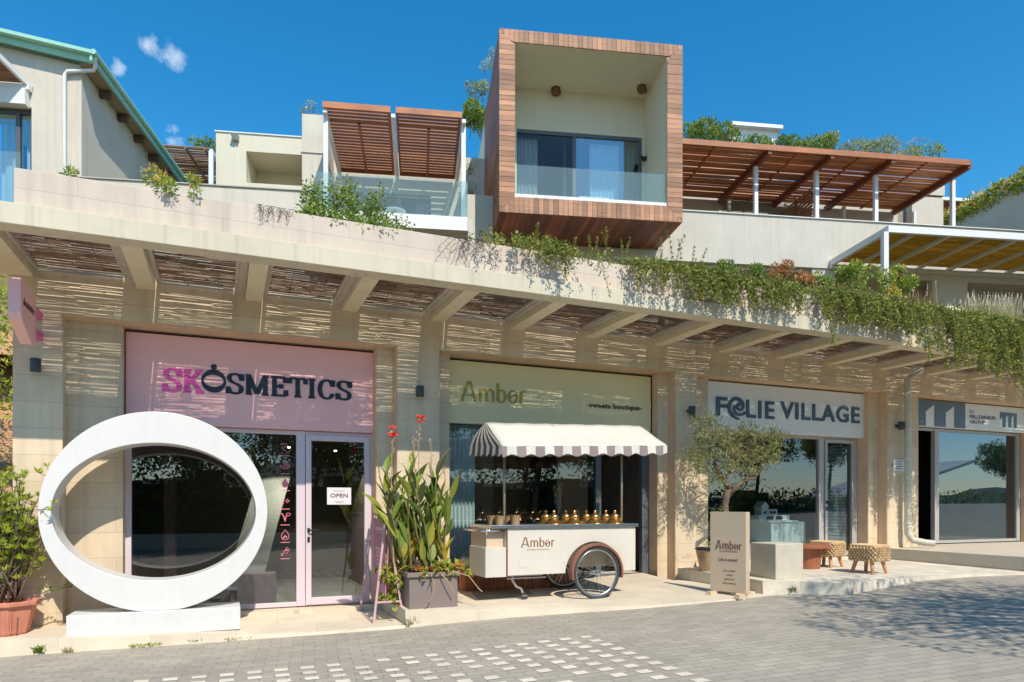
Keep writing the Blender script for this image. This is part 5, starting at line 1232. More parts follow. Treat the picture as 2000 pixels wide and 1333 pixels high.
b = MB(RU); b.tube([(6.10, 18.1, p.z-.07), (6.10, 18.24, p.z+.05)], .05, 12); b.build('body', black, t, smooth=True, auto=40)
t = thing('balcony_table', (4.7, 17.3, ZI0), 'low white table behind the glass of the timber box balcony', 'table', M=RU)
p = up(1157, 377, Y=17.4)
b = MB(RU); b.box(p.x-.40, p.x+.40, 17.2, 17.8, ZI0+.32, ZI0+.37); b.build('top', white_metal, t, bevel=.01)
for sx in (-.34, .34):
    for yy in (17.26, 17.74): b = MB(RU); b.box(p.x+sx-.02, p.x+sx+.02, yy-.02, yy+.02, ZI0-.02, ZI0+.32); b.build('leg', white_metal, t)

# right wing: long parapet, terrace building, pergola
rw = thing('hotel_building', (12, 20, z(4)), 'long pale hotel wing behind a plain parapet right of the timber box', 'building', M=RU)
b = MB(RU); b.box(6.64, 13.3, 18.4, 18.58, z(6.89), z(8.30)); b.box(13.3, 22, 18.4, 18.58, z(6.89), z(8.29)); b.box(2, 6.64, 18.42, 18.6, z(3), z(7.17)); b.build('parapet', render_p, rw)
b = MB(RU); b.box(6.64, 19.9, 18.36, 18.62, z(8.301), z(8.325)); b.build('coping', white_metal, rw)
b = MB(RU); b.box(2, 22, 18.6, 21.2, z(6.9), z(7.05)); b.build('terrace_floor', concrete, rw)
b = MB(RU)
for x0, x1 in ((6.0, 8.1), (9.8, 12.0), (12.0, 13.55), (16.1, 17.56)): b.box(x0, x1, 21.2, 21.4, z(7.05), z(10.3))
b.box(6.0, 17.56, 21.2, 21.4, z(9.35), z(10.3)); b.box(16.4, 17.56, 20.9, 21.195, z(7.05), z(10.40)); b.box(16.38, 17.58, 20.86, 21.2, z(10.46), z(10.92)); b.box(6, 17.5, 21.4, 27, z(10.0), z(10.3)); b.box(17.4, 17.56, 21.4, 27, z(7.05), z(10.3))
b.build('wall', render_g, rw)
for x0, x1 in ((8.1, 9.8), (13.55, 16.1)):
    f = MB(RU); f.box(x0, x1, 21.25, 21.32, z(9.27), z(9.35)); f.box(x0, x0+.07, 21.25, 21.32, z(7.05), z(9.27)); f.box(x1-.07, x1, 21.25, 21.32, z(7.05), z(9.27)); xm = (x0+x1)/2+.15; f.box(xm-.04, xm+.04, 21.25, 21.32, z(7.05), z(9.27)); W = f.build('window', frame_dark, rw)
    f = MB(RU); f.box(x0+.07, x1-.07, 21.28, 21.29, z(7.05), z(9.27)); f.build('pane', pane_up, W)
b = MB(RU); b.box(6.2, 17.3, 23.5, 23.6, z(7), z(10)); b.build('interior', dark_int, rw)
# storey under the parapet
b = MB(RU)
b.box(7.2, 8.2, 19.4, 19.6, z(3), z(6.89)); b.box(2, 22, 19.4, 19.6, z(6.3), z(6.89))
b.box(2, 22, 18.58, 19.4, z(6.80), z(6.889))
b.build('lower_wall', render_g, rw)
b = MB(RU); b.box(11.3, 12.0, 18.45, 18.62, z(3), z(6.889)); b.box(15.15, 16.3, 18.45, 18.62, z(3), z(6.889)); b.box(12, 24, 18.44, 18.62, z(6.70), z(6.889)); b.build('pillar', render_g, rw)
b = MB(RU); b.box(2, 24, 22.3, 22.4, z(3), z(6.8)); b.build('interior', mat('shaded_room', (.14, .11, .08), .8, .2), rw)
f = MB(RU); f.box(16.3, 22, 19.2, 19.3, z(3), z(6.1)); f.build('shutter', mat('buff_shutter', (.36, .31, .21), .6, .1), rw)
# big slatted pergola
pg = thing('pergola', (12, 19.5, z(7.05)), 'long red-brown slatted timber pergola on white posts right of the timber box', 'pergola', M=RU)
x0p, x1p, yfp, ybp, ztp = 6.66, 15.92, 17.93, 21.15, z(10.07)
b = MB(RU); b.box(x0p, x1p, yfp-.03, yfp, ztp-.15, ztp+.0); b.build('front_board', slat_r, pg)
rnd = random.Random(9); bays = [6.66, 9.72, 11.6, 13.48, 15.92]
for i in range(4):
    b = MB(RU); y = yfp+.09
    while y < ybp-.05:
        w_ = rnd.choice([.10, .14, .16, .18]); ga = rnd.choice([.012, .02, .03, .045]); t_ = rnd.random(); zz = ztp-.06+rnd.uniform(-.008, .008); zz2 = zz+rnd.uniform(-.015, .015)
        xa_, xb_ = bays[i]+.04, bays[i+1]-.04
        b.hexa([(xa_, y, zz), (xb_, y+rnd.uniform(-.012, .012), zz2), (xb_, y+w_, zz2), (xa_, y+w_, zz), (xa_, y, zz+.022), (xb_, y, zz2+.022), (xb_, y+w_, zz2+.022), (xa_, y+w_, zz+.022)], 0, t_); y += w_+ga
    b.build('slat_panel', slat_r, pg)
    b = MB(RU); xm = (bays[i]+bays[i+1])/2; b.box(xm-.03, xm+.03, yfp+.05, ybp, ztp-.105, ztp-.07); b.build('batten', slat_r, pg)
for x in bays[1:]:
    b = MB(RU); b.box(x-.05, x+.05, yfp+.001, ybp, ztp-.24, ztp-.002); b.build('rafter', wood('rafter_wood_%d' % int(x), (.24, .075, .035), (.16, .045, .02), 'y'), pg)
for x in (9.673, 11.567, 13.46, 15.998):
    b = MB(RU); b.box(x-.055, x+.055, 18.62, 18.73, z(7.05), ztp-.241); b.build('post', white_metal, pg)
for x in (9.87, 11.835, 13.847, 16.4):
    b = MB(RU); b.box(x-.05, x+.05, 20.75, 20.85, z(7.05), ztp-.241); b.build('post', white_metal, pg)
# slatted privacy screen
b = MB(RU); 
for k in range(22):
    zz = z(7.3)+k*.10; b.box(11.56, 11.60, 18.9, 20.7, zz, zz+.055, 0, rnd.random())
b.box(11.55, 11.61, 19.75, 19.83, z(7.05), z(9.6)); b.build('slatted_screen', slat, label='brown slatted privacy screen between posts of the long pergola', cat='screen')
b = MB(RU); p = up(1420, 438, Y=18.7); p = up(1797, 437, Y=18.7); b.lathe([(.05, 0), (.06, .02), (.06, .12), (.03, .14)], (p.x, 18.8, z(8.27)), 12); b.build('roof_lamp', black, smooth=True, label='tiny black lamp on the parapet near the right end of the long pergola', cat='lamp')
# small white penthouse far behind
fh = thing('penthouse', (13, 30, z(13)), 'small white rooftop block with a window behind the roof plants', 'building', M=RU)
pA = up(1425, 244, Y=30); pB = up(1518, 275, Y=30)
b = MB(RU); b.box(pA.x, pB.x, 30, 34, pB.z-.1, pA.z-.16); b.box(pA.x-.02, pB.x+.12, 29.7, 34, pA.z-.159, pA.z); b.build('wall', white_metal, fh)
b = MB(RU); b.box(pA.x+.5, pB.x-.3, 29.97, 29.99, pB.z-.6, pB.z+.12); b.build('window', pane_up, fh)
b = MB(RU); b.box(pA.x, pB.x, 30.01, 34, pB.z-3, pB.z-.1); b.build('lower_wall', render_g, fh)

# lower right pergola with golden reed
pr = thing('pergola', (13, 17, z(4.2)), 'white framed pergola roofed with golden reed mats at the right edge', 'pergola', M=RU)
yf2, yb2 = 15.87, 18.40; xL2 = 11.80; zt2_ = z(7.115)
b = MB(RU); b.box(xL2, 20, yf2, yf2+.10, zt2_-.17, zt2_); b.box(xL2, xL2+.10, yf2+.101, yb2, zt2_-.17, zt2_); b.build('frame', white_metal, pr)
b = MB(RU); b.box(xL2, 20, yb2-.12, yb2-.001, zt2_-.25, zt2_-.171); b.build('wall_beam', green_white, pr)
for k in range(9):
    x = xL2+.85+k*.98; wd_ = .10 if k % 2 else .06; b = MB(RU); b.box(x-wd_/2, x+wd_/2, yf2+.102, yb2-.01, zt2_-.15, zt2_-.055); b.build('rafter', green_white, pr)
b = MB(RU); xq = up(1728, 480, Y=yf2+.05).x; b.box(xq-.065, xq+.065, yf2-.01, yf2+.12, z(4), zt2_-.171); b.build('post', white_metal, pr)
b = MB(RU); rnd = random.Random(2); y = yf2+.11
while y < yb2-.05:
    cuts = [xL2+.11]+sorted(rnd.uniform(xL2, 20) for _ in range(6))+[19.9]
    for c0, c1 in zip(cuts, cuts[1:]):
        o0, o1 = rnd.gauss(0, .0028), rnd.gauss(0, .0028); zz = zt2_-.045+rnd.uniform(-.004, .004); t_ = rnd.random(); w_ = .0095
        b.hexa([(c0, y+o0-w_, zz), (c1, y+o1-w_, zz), (c1, y+o1+w_, zz), (c0, y+o0+w_, zz), (c0, y+o0-w_, zz+.008), (c1, y+o1-w_, zz+.008), (c1, y+o1+w_, zz+.008), (c0, y+o0+w_, zz+.008)], 0, t_)
    y += .0165
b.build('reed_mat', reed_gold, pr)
t = thing('wall_lamp', (15.6, 18.3, z(5.6)), 'black twin spot lamp on the pillar behind the pale grasses', 'wall lamp', M=RU)
p = up(1922, 583, Y=18.38); q_ = up(1935, 583, Y=18.38)
b = MB(RU); b.box(p.x-.06, p.x+.06, 18.33, 18.44, p.z-.09, p.z+.09); b.box(q_.x-.02, q_.x+.05, 18.33, 18.44, p.z-.06, p.z+.07); b.build('body', black, t)

# left pergola balcony
lp = thing('hotel_building', (-.6, 19, z(4)), 'pale hotel building with a glass balcony left of the timber box', 'building', M=RU)
b = MB(RU)
b.box(-3.03, -2.45, 18.4, 20.4, z(4), z(10.235)); b.box(-2.45, 1.94, 20.4, 20.6, z(9.2), z(10.4)); b.box(-2.45, -1.9, 20.4, 20.6, z(4), z(9.2)); b.box(.35, 1.94, 20.4, 20.6, z(4), z(9.2)); b.box(-3.03, 1.94, 20.6, 25, z(10.1), z(10.3)); b.box(-1.9, .35, 20.4, 20.6, z(4), z(7.0)); b.box(-3.03, -2.85, 20.4, 25, z(5), z(10.1))
b.build('wall', render_w, lp)
b = MB(RU); b.box(-3.06, -2.44, 18.37, 20.4, z(9.22), z(9.25)); b.build('groove_trim', render_g, lp)
f = MB(RU); f.box(-1.9, .35, 20.43, 20.5, z(9.1), z(9.2)); f.box(-1.9, -1.82, 20.43, 20.5, z(7), z(9.1)); f.box(.27, .35, 20.43, 20.5, z(7), z(9.1)); f.box(-.80, -.72, 20.43, 20.5, z(7), z(9.1)); W = f.build('window', frame_dark, lp)
f = MB(RU); f.box(-1.82, .27, 20.46, 20.47, z(7), z(9.1)); f.build('pane', pane_up, W)
pleats(RU, -.1, .27, 20.7, z(7), z(9.1)).build('curtain', curtain, W, smooth=True)
b = MB(RU); b.box(-1.9, .35, 23, 23.1, z(7), z(9.3)); b.build('interior', dark_int, lp)
b = MB(RU); b.box(-2.45, 1.19, 16.88, 20.4, z(6.8), z(7.135)); b.build('balcony_slab', mat('slab_white', (.76, .73, .70), .7, .04, 2), lp)
b = MB(RU); b.box(1.2, 1.94, 17.95, 18.45, z(4), z(8.19)); b.box(1.2, 1.32, 16.9, 17.95, z(5), z(7.1)); b.build('wing_wall', render_g, lp)
b = MB(RU); b.box(-2.46, 1.19, 16.9, 16.915, z(7.135), z(8.03)); b.box(1.175, 1.19, 16.92, 18.4, z(7.135), z(8.03)); b.box(-2.46, -2.445, 16.92, 18.4, z(7.135), z(8.03)); b.build('balustrade', balu, lp)
pgl = thing('pergola', (-.6, 18.6, z(7.13)), 'pair of red-brown louvred timber panels on white posts over the glass balcony', 'pergola', M=RU)
zt4_ = z(9.80)
for x0, x1 in ((-2.32, -.70), (-.565, 1.055)):
    f = MB(RU); f.box(x0, x1, 17.0, 17.05, zt4_-.145, zt4_, 0, .8); f.box(x0, x1, 20.2, 20.25, zt4_-.145, zt4_); f.box(x0, x0+.05, 17.051, 20.2, zt4_-.145, zt4_-.001, 0, .3); f.box(x1-.05, x1, 17.051, 20.2, zt4_-.145, zt4_-.001, 0, .3)
    xm = (x0+x1)/2; f.box(xm-.03, xm+.03, 17.7, 20.2, zt4_-.14, zt4_-.09, 0, .2); F_ = f.build('panel_frame', slat_r, pgl)
    s = MB(RU); y = 17.1; k = 0
    while y < 20.15:
        w_ = .2 if 17.55 < y < 17.7 else .10; s.box(x0+.052, x1-.052, y, y+w_, zt4_-.085, zt4_-.06, 0, rnd.random()); y += w_+.052; k += 1
    s.build('slats', slat, F_)
for x in (-2.27, -.63, 1.11):
    b = MB(RU); b.box(x-.05, x+.05, 17.05, 20.4, zt4_-.24, zt4_-.15); b.build('beam', white_metal, pgl)
for x in (-2.27, 1.11):
    b = MB(RU); b.box(x-.055, x+.055, 17.2, 17.31, z(7.135), zt4_-.241); b.build('post', white_metal, pgl)
t = thing('balcony_table', (-.3, 17.6, z(7.13)), 'round white table behind the glass of the left balcony', 'table', M=RU)
p = up(770, 405, Y=17.5)
b = MB(RU); b.lathe([(.28, .68), (.30, .69), (.30, .72), (.28, .73)], (p.x, 17.6, z(6.75)), 28); b.build('top', white_metal, t, smooth=True, auto=40)
b = MB(RU); b.tube([(p.x, 17.6, z(7.136)), (p.x, 17.6, z(7.43))], .03, 10); b.build('pedestal', white_metal, t, smooth=True)
b = MB(RU); b.box(1.42, 1.52, 20.3, 20.39, z(8.6), z(8.75)); b.build('wall_lamp', black, label='tiny black lamp on the wall between left balcony and timber box', cat='wall lamp')

# low block
lb0 = thing('annex_building', (-4.1, 18.5, z(5)), 'low cream block with a deep rectangular opening left of the pergola balcony', 'building', M=RU)
b = MB(RU)
b.box(-5.17, -4.425, 18.4, 18.6, z(4), z(9.6)); b.box(-4.425, -3.03, 18.4, 18.6, z(9.157), z(9.6)); b.box(-4.425, -3.03, 18.4, 18.6, z(4), z(8.345)); b.box(-5.17, -5.0, 18.6, 22, z(4), z(9.55)); b.box(-5, -3.03, 19.6, 19.7, z(4), z(9.55)); b.box(-4.425, -3.03, 18.6, 19.6, z(9.2), z(9.5)); b.box(-5, -3.03, 18.6, 22, z(9.3), z(9.5)); b.box(-4.44, -4.427, 18.5, 19.6, z(8), z(9.3)); b.box(-4.425, -3.03, 18.6, 19.6, z(8.2), z(8.34))
b.build('wall', render_y, lb0)
b = MB(RU); b.box(-5.2, -3.03, 18.37, 18.62, z(9.601), z(9.63)); b.build('coping', white_metal, lb0)
b = MB(RU); b.box(-4.1, -3.1, 19.56, 19.598, z(8.38), z(8.47)); b.build('slot_window', black, lb0)
t = thing('wall_lamp', (-4.6, 18.3, z(9.2)), 'grey floodlight with a thin conduit on the low cream block', 'wall lamp', M=RU)
p = up(460, 272, Y=18.35); b = MB(RU); b.hexa([(p.x-.06, 18.28, p.z-.05), (p.x+.08, 18.28, p.z-.05), (p.x+.08, 18.39, p.z-.05), (p.x-.06, 18.39, p.z-.05), (p.x-.09, 18.22, p.z+.06), (p.x+.09, 18.22, p.z+.06), (p.x+.09, 18.39, p.z+.09), (p.x-.09, 18.39, p.z+.09)]); b.build('housing', mat('lamp_grey', (.35, .36, .34), .5), t)
b = MB(RU); b.tube([(p.x, 18.385, p.z-.05), (p.x, 18.385, z(6))], .012, 6); b.build('conduit', white_metal, t)
# parapet behind the canopy edge, left
b = MB(RU); b.box(-6.7, -2.15, 14.0, 14.15, z(3.2), z(6.245)); b.build('terrace_wall', render_w, label='plain cream terrace wall behind the canopy parapet', cat='wall', bevel=.01)
b = MB(RU); b.box(-6.7, -2.15, 13.97, 14.18, z(6.247), z(6.268)); b.build('wall_coping', mat('coping_grey', (.45, .42, .36), .7, .1), label='thin grey coping strip on the cream terrace wall', cat='coping')

# left house
hs = thing('house', (-8.5, 16, z(4)), 'cream house with a mint green metal roof edge at top left', 'house', M=RU)
XH = -6.83
def roofz(x): return z(9.157)+(-6.533-x)*.166
b = MB(RU)
b.prism([(-10.5, z(4)), (-10.5, roofz(-10.5)-.22), (-9.6, roofz(-9.6)-.22), (-9.6, z(8.06)), (-7.77, z(8.06)), (-7.77, z(4))][0:3]+[(-9.6, z(4))], 15, 15.2)
b.prism([(-9.6, z(8.06)), (-9.6, roofz(-9.6)-.22), (XH, roofz(XH)-.22), (XH, z(4)), (-7.77, z(4)), (-7.77, z(8.06))], 15, 15.2)
b.box(XH-.2, XH, 15.2, 20.9, z(4), z(8.92)); b.build('wall', render_w, hs)
b = MB(RU)
for y0_, y1_, dz_, th_ in ((14.72, 21.0, 0, .10), (14.66, 14.72, -.03, .07)):
    b.hexa([(-10.6, y0_, roofz(-10.6)+dz_-th_), (-6.5, y0_, roofz(-6.5)+dz_-th_), (-6.5, y1_, roofz(-6.5)+dz_-th_), (-10.6, y1_, roofz(-10.6)+dz_-th_), (-10.6, y0_, roofz(-10.6)+dz_), (-6.5, y0_, roofz(-6.5)+dz_), (-6.5, y1_, roofz(-6.5)+dz_), (-10.6, y1_, roofz(-10.6)+dz_)])
b.hexa([(-10.6, 14.8, roofz(-10.6)-.22), (-6.55, 14.8, roofz(-6.55)-.22), (-6.55, 14.85, roofz(-6.55)-.22), (-10.6, 14.85, roofz(-10.6)-.22), (-10.6, 14.8, roofz(-10.6)-.102), (-6.55, 14.8, roofz(-6.55)-.102), (-6.55, 14.85, roofz(-6.55)-.102), (-10.6, 14.85, roofz(-10.6)-.102)])
b.build('roof', mint, hs)
b = MB(RU); b.tube([(-6.47, 14.68, z(9.10)), (-6.47, 21.0, z(9.10))], .055, 10); b.box(-6.545, -6.50, 14.70, 21.0, z(8.93), z(9.05)); b.build('gutter', mint, hs, smooth=True, auto=40)
b = MB(RU); b.box(XH+.002, -6.56, 14.9, 21, z(8.955), z(8.98)); b.build('soffit', mat('eave_board', (.36, .28, .18), .8, .1), hs)
for k in range(6):
    yy = 15.75+k*.9; b = MB(RU); b.box(XH+.001, XH+.22, yy, yy+.10, z(8.80), z(8.953)); b.build('rafter_tail', mat('rafter_brown', (.13, .085, .055), .8) if k == 0 else MAT['rafter_brown'], hs)
b = MB(RU); xd = up(127, 250, Y=14.93).x; b.tube([(-6.49, 14.8, z(9.07)), (-6.50, 14.85, z(8.93)), (-6.56, 14.92, z(8.86)), (xd+.05, 14.92, z(8.80)), (xd, 14.92, z(8.73)), (xd, 14.92, z(5))], .037, 10); b.build('downpipe', white_metal, hs, smooth=True, auto=60)
f = MB(RU); f.box(-9.6, -7.77, 15.1, 15.18, z(7.97), z(8.06)); f.box(-7.85, -7.77, 15.1, 15.18, z(5), z(7.97)); f.box(-8.12, -8.04, 15.1, 15.18, z(5), z(7.97)); W = f.build('sliding_door', frame_dark, hs)
f = MB(RU); f.box(-9.6, -7.77, 15.14, 15.15, z(5), z(7.97)); f.build('pane', pane_up, W)
pleats(RU, -8.05, -7.8, 15.4, z(5), z(8)).build('curtain', curtain, W, smooth=True); pleats(RU, -8.6, -8.2, 15.5, z(5), z(8)).build('curtain', curtain, W, smooth=True)
b = MB(RU); b.box(-9.6, -7.2, 17.5, 17.6, z(5), z(8.5)); b.build('interior', dark_int, hs)
b = MB(RU); b.box(-10.5, -7.4, 13.9, 13.915, z(5), z(6.62)); b.build('balustrade', balu, hs)
pv = thing('pergola', (-8.6, 14.2, z(8.2)), 'white framed reed awning on the front of the mint roofed house', 'pergola', M=RU)
yf3 = 13.6; p0 = up(62, 172, Y=14.98); zz = p0.z
b = MB(RU); b.beam((-7.77, 14.98, zz), (-8.2, yf3, zz+.35), .06, .10); b.box(-10.5, -7.75, 14.86, 14.98, zz-.1, zz); b.box(-10.5, -7.80, 14.82, 14.99, zz-.42, zz-.101); b.build('frame', white_metal, pv)
b = MB(RU)
for k in range(95):
    v = k/95; y = 14.86-(14.86-yf3)*v; b.tube([(-10.5, y, zz+.35*v+.02), (-7.80-.43*v, y, zz+.35*v+.02)], .0065, 4, t=rnd.random())
b.build('reed_mat', reed_br, pv)
# far brown pergola between house and block
fp = thing('pergola', (-6, 23, z(8)), 'far brown reed pergola with a white post behind the mint roofed house', 'pergola', M=RU)
a0 = up(318, 283, Y=21.5); a1 = up(408, 290, Y=21.5); zz = a1.z
b = MB(RU); y = 21.5; rnd = random.Random(6)
while y < 24.2:
    b.tube([(a0.x-.6, y+rnd.uniform(-.02, .02), zz+rnd.uniform(-.02, .02)), (a1.x, y+rnd.uniform(-.02, .02), zz+rnd.uniform(-.02, .02))], rnd.uniform(.018, .03), 5, t=rnd.random()); y += rnd.choice([.05, .06, .09])
for x in (a0.x-.3, (a0.x+a1.x)/2, a1.x-.1): b.tube([(x, 21.45, zz-.06), (x, 24.3, zz-.06)], .04, 6, t=.2)
b.build('reed_mat', reed_br, fp)
b = MB(RU); b.box(a1.x-.02, a1.x+.10, 21.55, 21.67, z(6), zz-.02); b.build('post', white_metal, fp); b = MB(RU); b.box(a1.x-.02, a1.x+.06, 21.68, 24.2, zz-.03, zz+.07); b.build('beam', white_metal, fp)
fw = thing('annex_building', (-6.3, 24.5, z(5)), 'shaded cream wall with a dark window under the far brown pergola', 'building', M=RU)
b = MB(RU); b.box(a0.x-2, a1.x+.4, 24.4, 24.6, z(6), zz-.1); b.build('wall', render_w, fw)
b = MB(RU); b.box(a0.x-.2, a1.x-.2, 24.37, 24.395, z(7), zz-1.05); b.build('window', frame_dark, fw)
# right sloping ivy wall and small pergola behind
b = MB(RU); b.box(20, 20.4, 9.8, 24.2, z(5), z(10.68)); b.build('side_wall', render_g, label='shaded grey wall with ivy along its top at the right edge', cat='wall')
sp = thing('pergola', (19, 26, z(9)), 'small white framed reed pergola far behind the right end post', 'pergola', M=RU)
a0 = up(1830, 384, Y=25); b = MB(RU); b.box(a0.x, a0.x+3.6, 25, 25.1, a0.z-.12, a0.z); b.box(a0.x, a0.x+.1, 25.1, 29, a0.z-.12, a0.z); b.box(a0.x+1.5, a0.x+1.6, 25.1, 29, a0.z-.10, a0.z-.02); b.build('frame', white_metal, sp)
b = MB(RU)
for k in range(110): b.tube([(a0.x+.1, 25.15+k*.035, a0.z-.03), (a0.x+3.5, 25.15+k*.035, a0.z-.03)], .016, 4, t=rnd.random())
b.build('reed_mat', slat_r, sp)
b = MB(RU); b.box(a0.x-.2, a0.x+4, 29.2, 29.4, z(7), a0.z-.1); b.build('far_wall', slat, label='brown shaded wall under the small far pergola', cat='wall')

# ---------------- hillside and embankment ----------------
b = MB(); b.poly([(-2, 9.96, z(2.93)), (40, 9.96, z(2.93)), (40, 18, z(3.2)), (-2, 18, z(3.2))])
b.poly([(-30, 14.2, z(2.6)), (-2, 14.2, z(2.6)), (-2, 18, z(3.2)), (-30, 18, z(3.2))])
b.poly([(-30, 18, z(3.2)), (40, 18, z(3.2)), (40, 70, z(6.5)), (-30, 70, z(6.5))]); b.build('hillside', mat('hill_soil', (.13, .11, .05), .95, .4, 6, .6), kind='structure')
rk = mat('ochre_earth', (.52, .27, .13), .95, .25, 4, .8, 12, col2=(.36, .24, .12))
b = MB(); random.seed(4)
g0 = [[(-16+i*1.1, 11.2+j*.9, CZ-1.6+max(0, j)*.85+random.uniform(-.15, .15)) for j in range(9)] for i in range(13)]
for i in range(12):
    for j in range(8): b.poly([g0[i][j], g0[i+1][j], g0[i+1][j+1], g0[i][j+1]])
b.build('embankment', rk, kind='structure')
b = MB(); rr3 = random.Random(12)
for i in range(70):
    x = rr3.uniform(-4.6, -2.35); zz = rr3.uniform(-.1, 1.0); s_ = rr3.uniform(.06, .14); c = Vector((x, 10.3+zz*.25+rr3.uniform(-.05, .05), CZ+zz-.4))
    b.lathe([(s_*.3, -s_*.6), (s_, -s_*.3), (s_*.9, s_*.3), (s_*.3, s_*.6)], c, 7, t=rr3.random())
b.build('rubble_wall', mat('rubble', (.34, .26, .17), .95, .4, 6, .5, 20, tone=.4), label='rough rubble stone wall at the far left behind the potted shrub', cat='stone wall')
t = thing('wooden_steps', (-2.9, 10.2, CZ-1.4), 'weathered wooden slatted rack standing left of the stone row', 'wooden rack')
b = MB()
for xx in (-2.85, -2.36): b.box(xx, xx+.05, 10.0, 10.05, CZ-1.5, CZ+.35)
b.build('rail', bark, t)
b = MB()
for k in range(11): b.box(-2.9, -2.25, 9.96, 10.0, CZ-1.35+k*.16, CZ-1.28+k*.16)
b.build('slat', mat('grey_wood', (.25, .19, .13), .9, .3, 10), t)

# ---------------- vegetation up there ----------------
random.seed(31)
vb = MB(); st = MB()
def vine_strand(x, y, z0, ln, lean, dens, size, tones=(.15, .95), out=0.0):
    p = Vector((x, y, z0)); d = Vector((lean, -.7, .25)).normalized(); path = [p.copy()]; seg = .05; n = max(3, int(ln/seg))
    for i in range(n):
        d = (d+Vector((random.gauss(0, .10), random.gauss(-.01, .06), -.34 if i > 0 else -.05))).normalized(); p = p+d*seg
        if p.y > 7.70 and p.z < CZ+3.2 and p.z > ZS+.1: p.y = min(p.y, 7.70)
        if out == 0 and ZS-.05 < p.z < ZS+.22: p.y = min(p.y, 7.62)
        path.append(p.copy())
        for _ in range(dens):
            vb.leaf(p+Vector((random.uniform(-.03, .03), random.uniform(-.04, .02), random.uniform(-.03, .03))), (random.uniform(-1, 1), random.uniform(-1, .3), random.uniform(-.6, .9)), size*random.uniform(.6, 1.3), size*.42, min(1, max(0, random.gauss(sum(tones)/2, .24))))
    st.tube(path, .0035, 4, cap=False)
def hang(x):   # how far the curtain reaches below the parapet top
    return [.22, .45, .52, .56, .6, .62, .65, .95, 1.05, 1.1, .9][min(10, max(0, int((x-2.6)/1.0)))] if x < 13.6 else .75
x = 2.75
while x < 17:
    w_x = math.sin(x*5.3)+math.sin(x*2.1+1)+.6*math.sin(x*11.7); k = 1 if x < 3.3 else max(0, int((2.2 if x < 5 else 4.2)+1.9*w_x))
    for _ in range(k):
        h = hang(x)*random.uniform(.35, 1.05)
        if x < 10 and random.random() < .93: h = min(h, .56)
        vine_strand(x+random.uniform(-.08, .08), random.uniform(7.66, 7.8), CZ+3.2+random.uniform(-.03, .05), h+.12, random.uniform(-.3, .3), 5 if x < 6 else 7, .050)
    x += .075
# mass creeping over the top of the parapet and rising to the right
for i in range(640):
    x = 2.9+12.5*random.random()**.8; c = Vector((x, random.uniform(7.72, 8.35), CZ+3.20+random.uniform(-.05, .09)+.015*max(0, min(x, 9)-6)))
    clump(vb, c, random.uniform(.09, .17), 28, .055, .025, (.25, 1.0))
for i in range(240):   # second tier behind, deeper and higher
    x = random.uniform(6, 19); y = random.uniform(8.3, 9.4); c = Vector((x, y, CZ+3.08+(y-8)*.2+(.12 if x < 10 else -.04)+random.uniform(-.1, .1)))
    clump(vb, c, random.uniform(.14, .22), 34, .06, .03, (.2, .95))
for x, ln in ((11.2, 1.0), (11.6, 1.25), (12.0, 1.1), (12.6, 1.55), (12.9, 1.7), (13.1, 1.5), (10.9, .8), (13.6, 1.1), (14.2, .9), (12.3, 1.3), (12.75, 1.6)):
    for _ in range(4): vine_strand(x+random.uniform(-.12, .12), random.uniform(7.55, 7.7), CZ+3.1, ln*random.uniform(.7, 1.1), random.uniform(-.2, .2), 7, .05, out=1)
vine_strand(8.0, 7.62, CZ+3.0, .85, .5, 7, .045); vine_strand(8.05, 7.62, CZ+3.0, .8, .5, 6, .045); vine_strand(4.35, 7.62, CZ+3.0, .62, .1, 3, .04)
vb.build('trailing_vines', F_vine, label='mass of small-leaved creeper spilling over the canopy parapet', cat='creeper', kind='stuff')
st.build('vine_stems', bark, label='thin brown runners of the creeper', cat='creeper stems', kind='stuff')
# upright sprigs of the creeper below the timber box
vs_, vt_ = MB(), MB()
for px, py, dx in ((1000, 462, -.1), (1043, 455, .15), (1062, 462, .3), (1050, 440, -.05), (1085, 470, .1), (1120, 468, .3), (1148, 462, .15), (1160, 465, .5), (1178, 455, -.25), (1183, 446, 0), (1225, 468, .4), (1290, 470, .1), (1302, 455, .0), (1322, 470, .3), (1350, 485, .5), (1330, 462, .5), (1375, 488, .3), (1210, 472, .2), (1105, 474, -.1)):
    q = wp(px, py, Y=7.9); s0 = Vector((q.x-dx*.15, 7.85, CZ+3.2)); e_ = Vector((q.x+dx*.1, q.y, q.z)); path = stem(vt_, s0, e_, .003, .002, .1, 8, 4)
    for p in path[1:]:
        for _ in range(8): vs_.leaf(p+Vector((random.uniform(-.012, .012), 0, random.uniform(-.02, .02))), (random.uniform(-1, 1), random.uniform(-1, 0), random.uniform(0, 1)), .034, .014, random.uniform(.3, .9))
vt_.build('vine_stems', bark, label='upright runner stems of the creeper under the timber box', cat='creeper stems', kind='stuff'); vs_.build('trailing_vines', F_vine, label='upright leafy creeper sprigs standing up under the timber box', cat='creeper', kind='stuff')
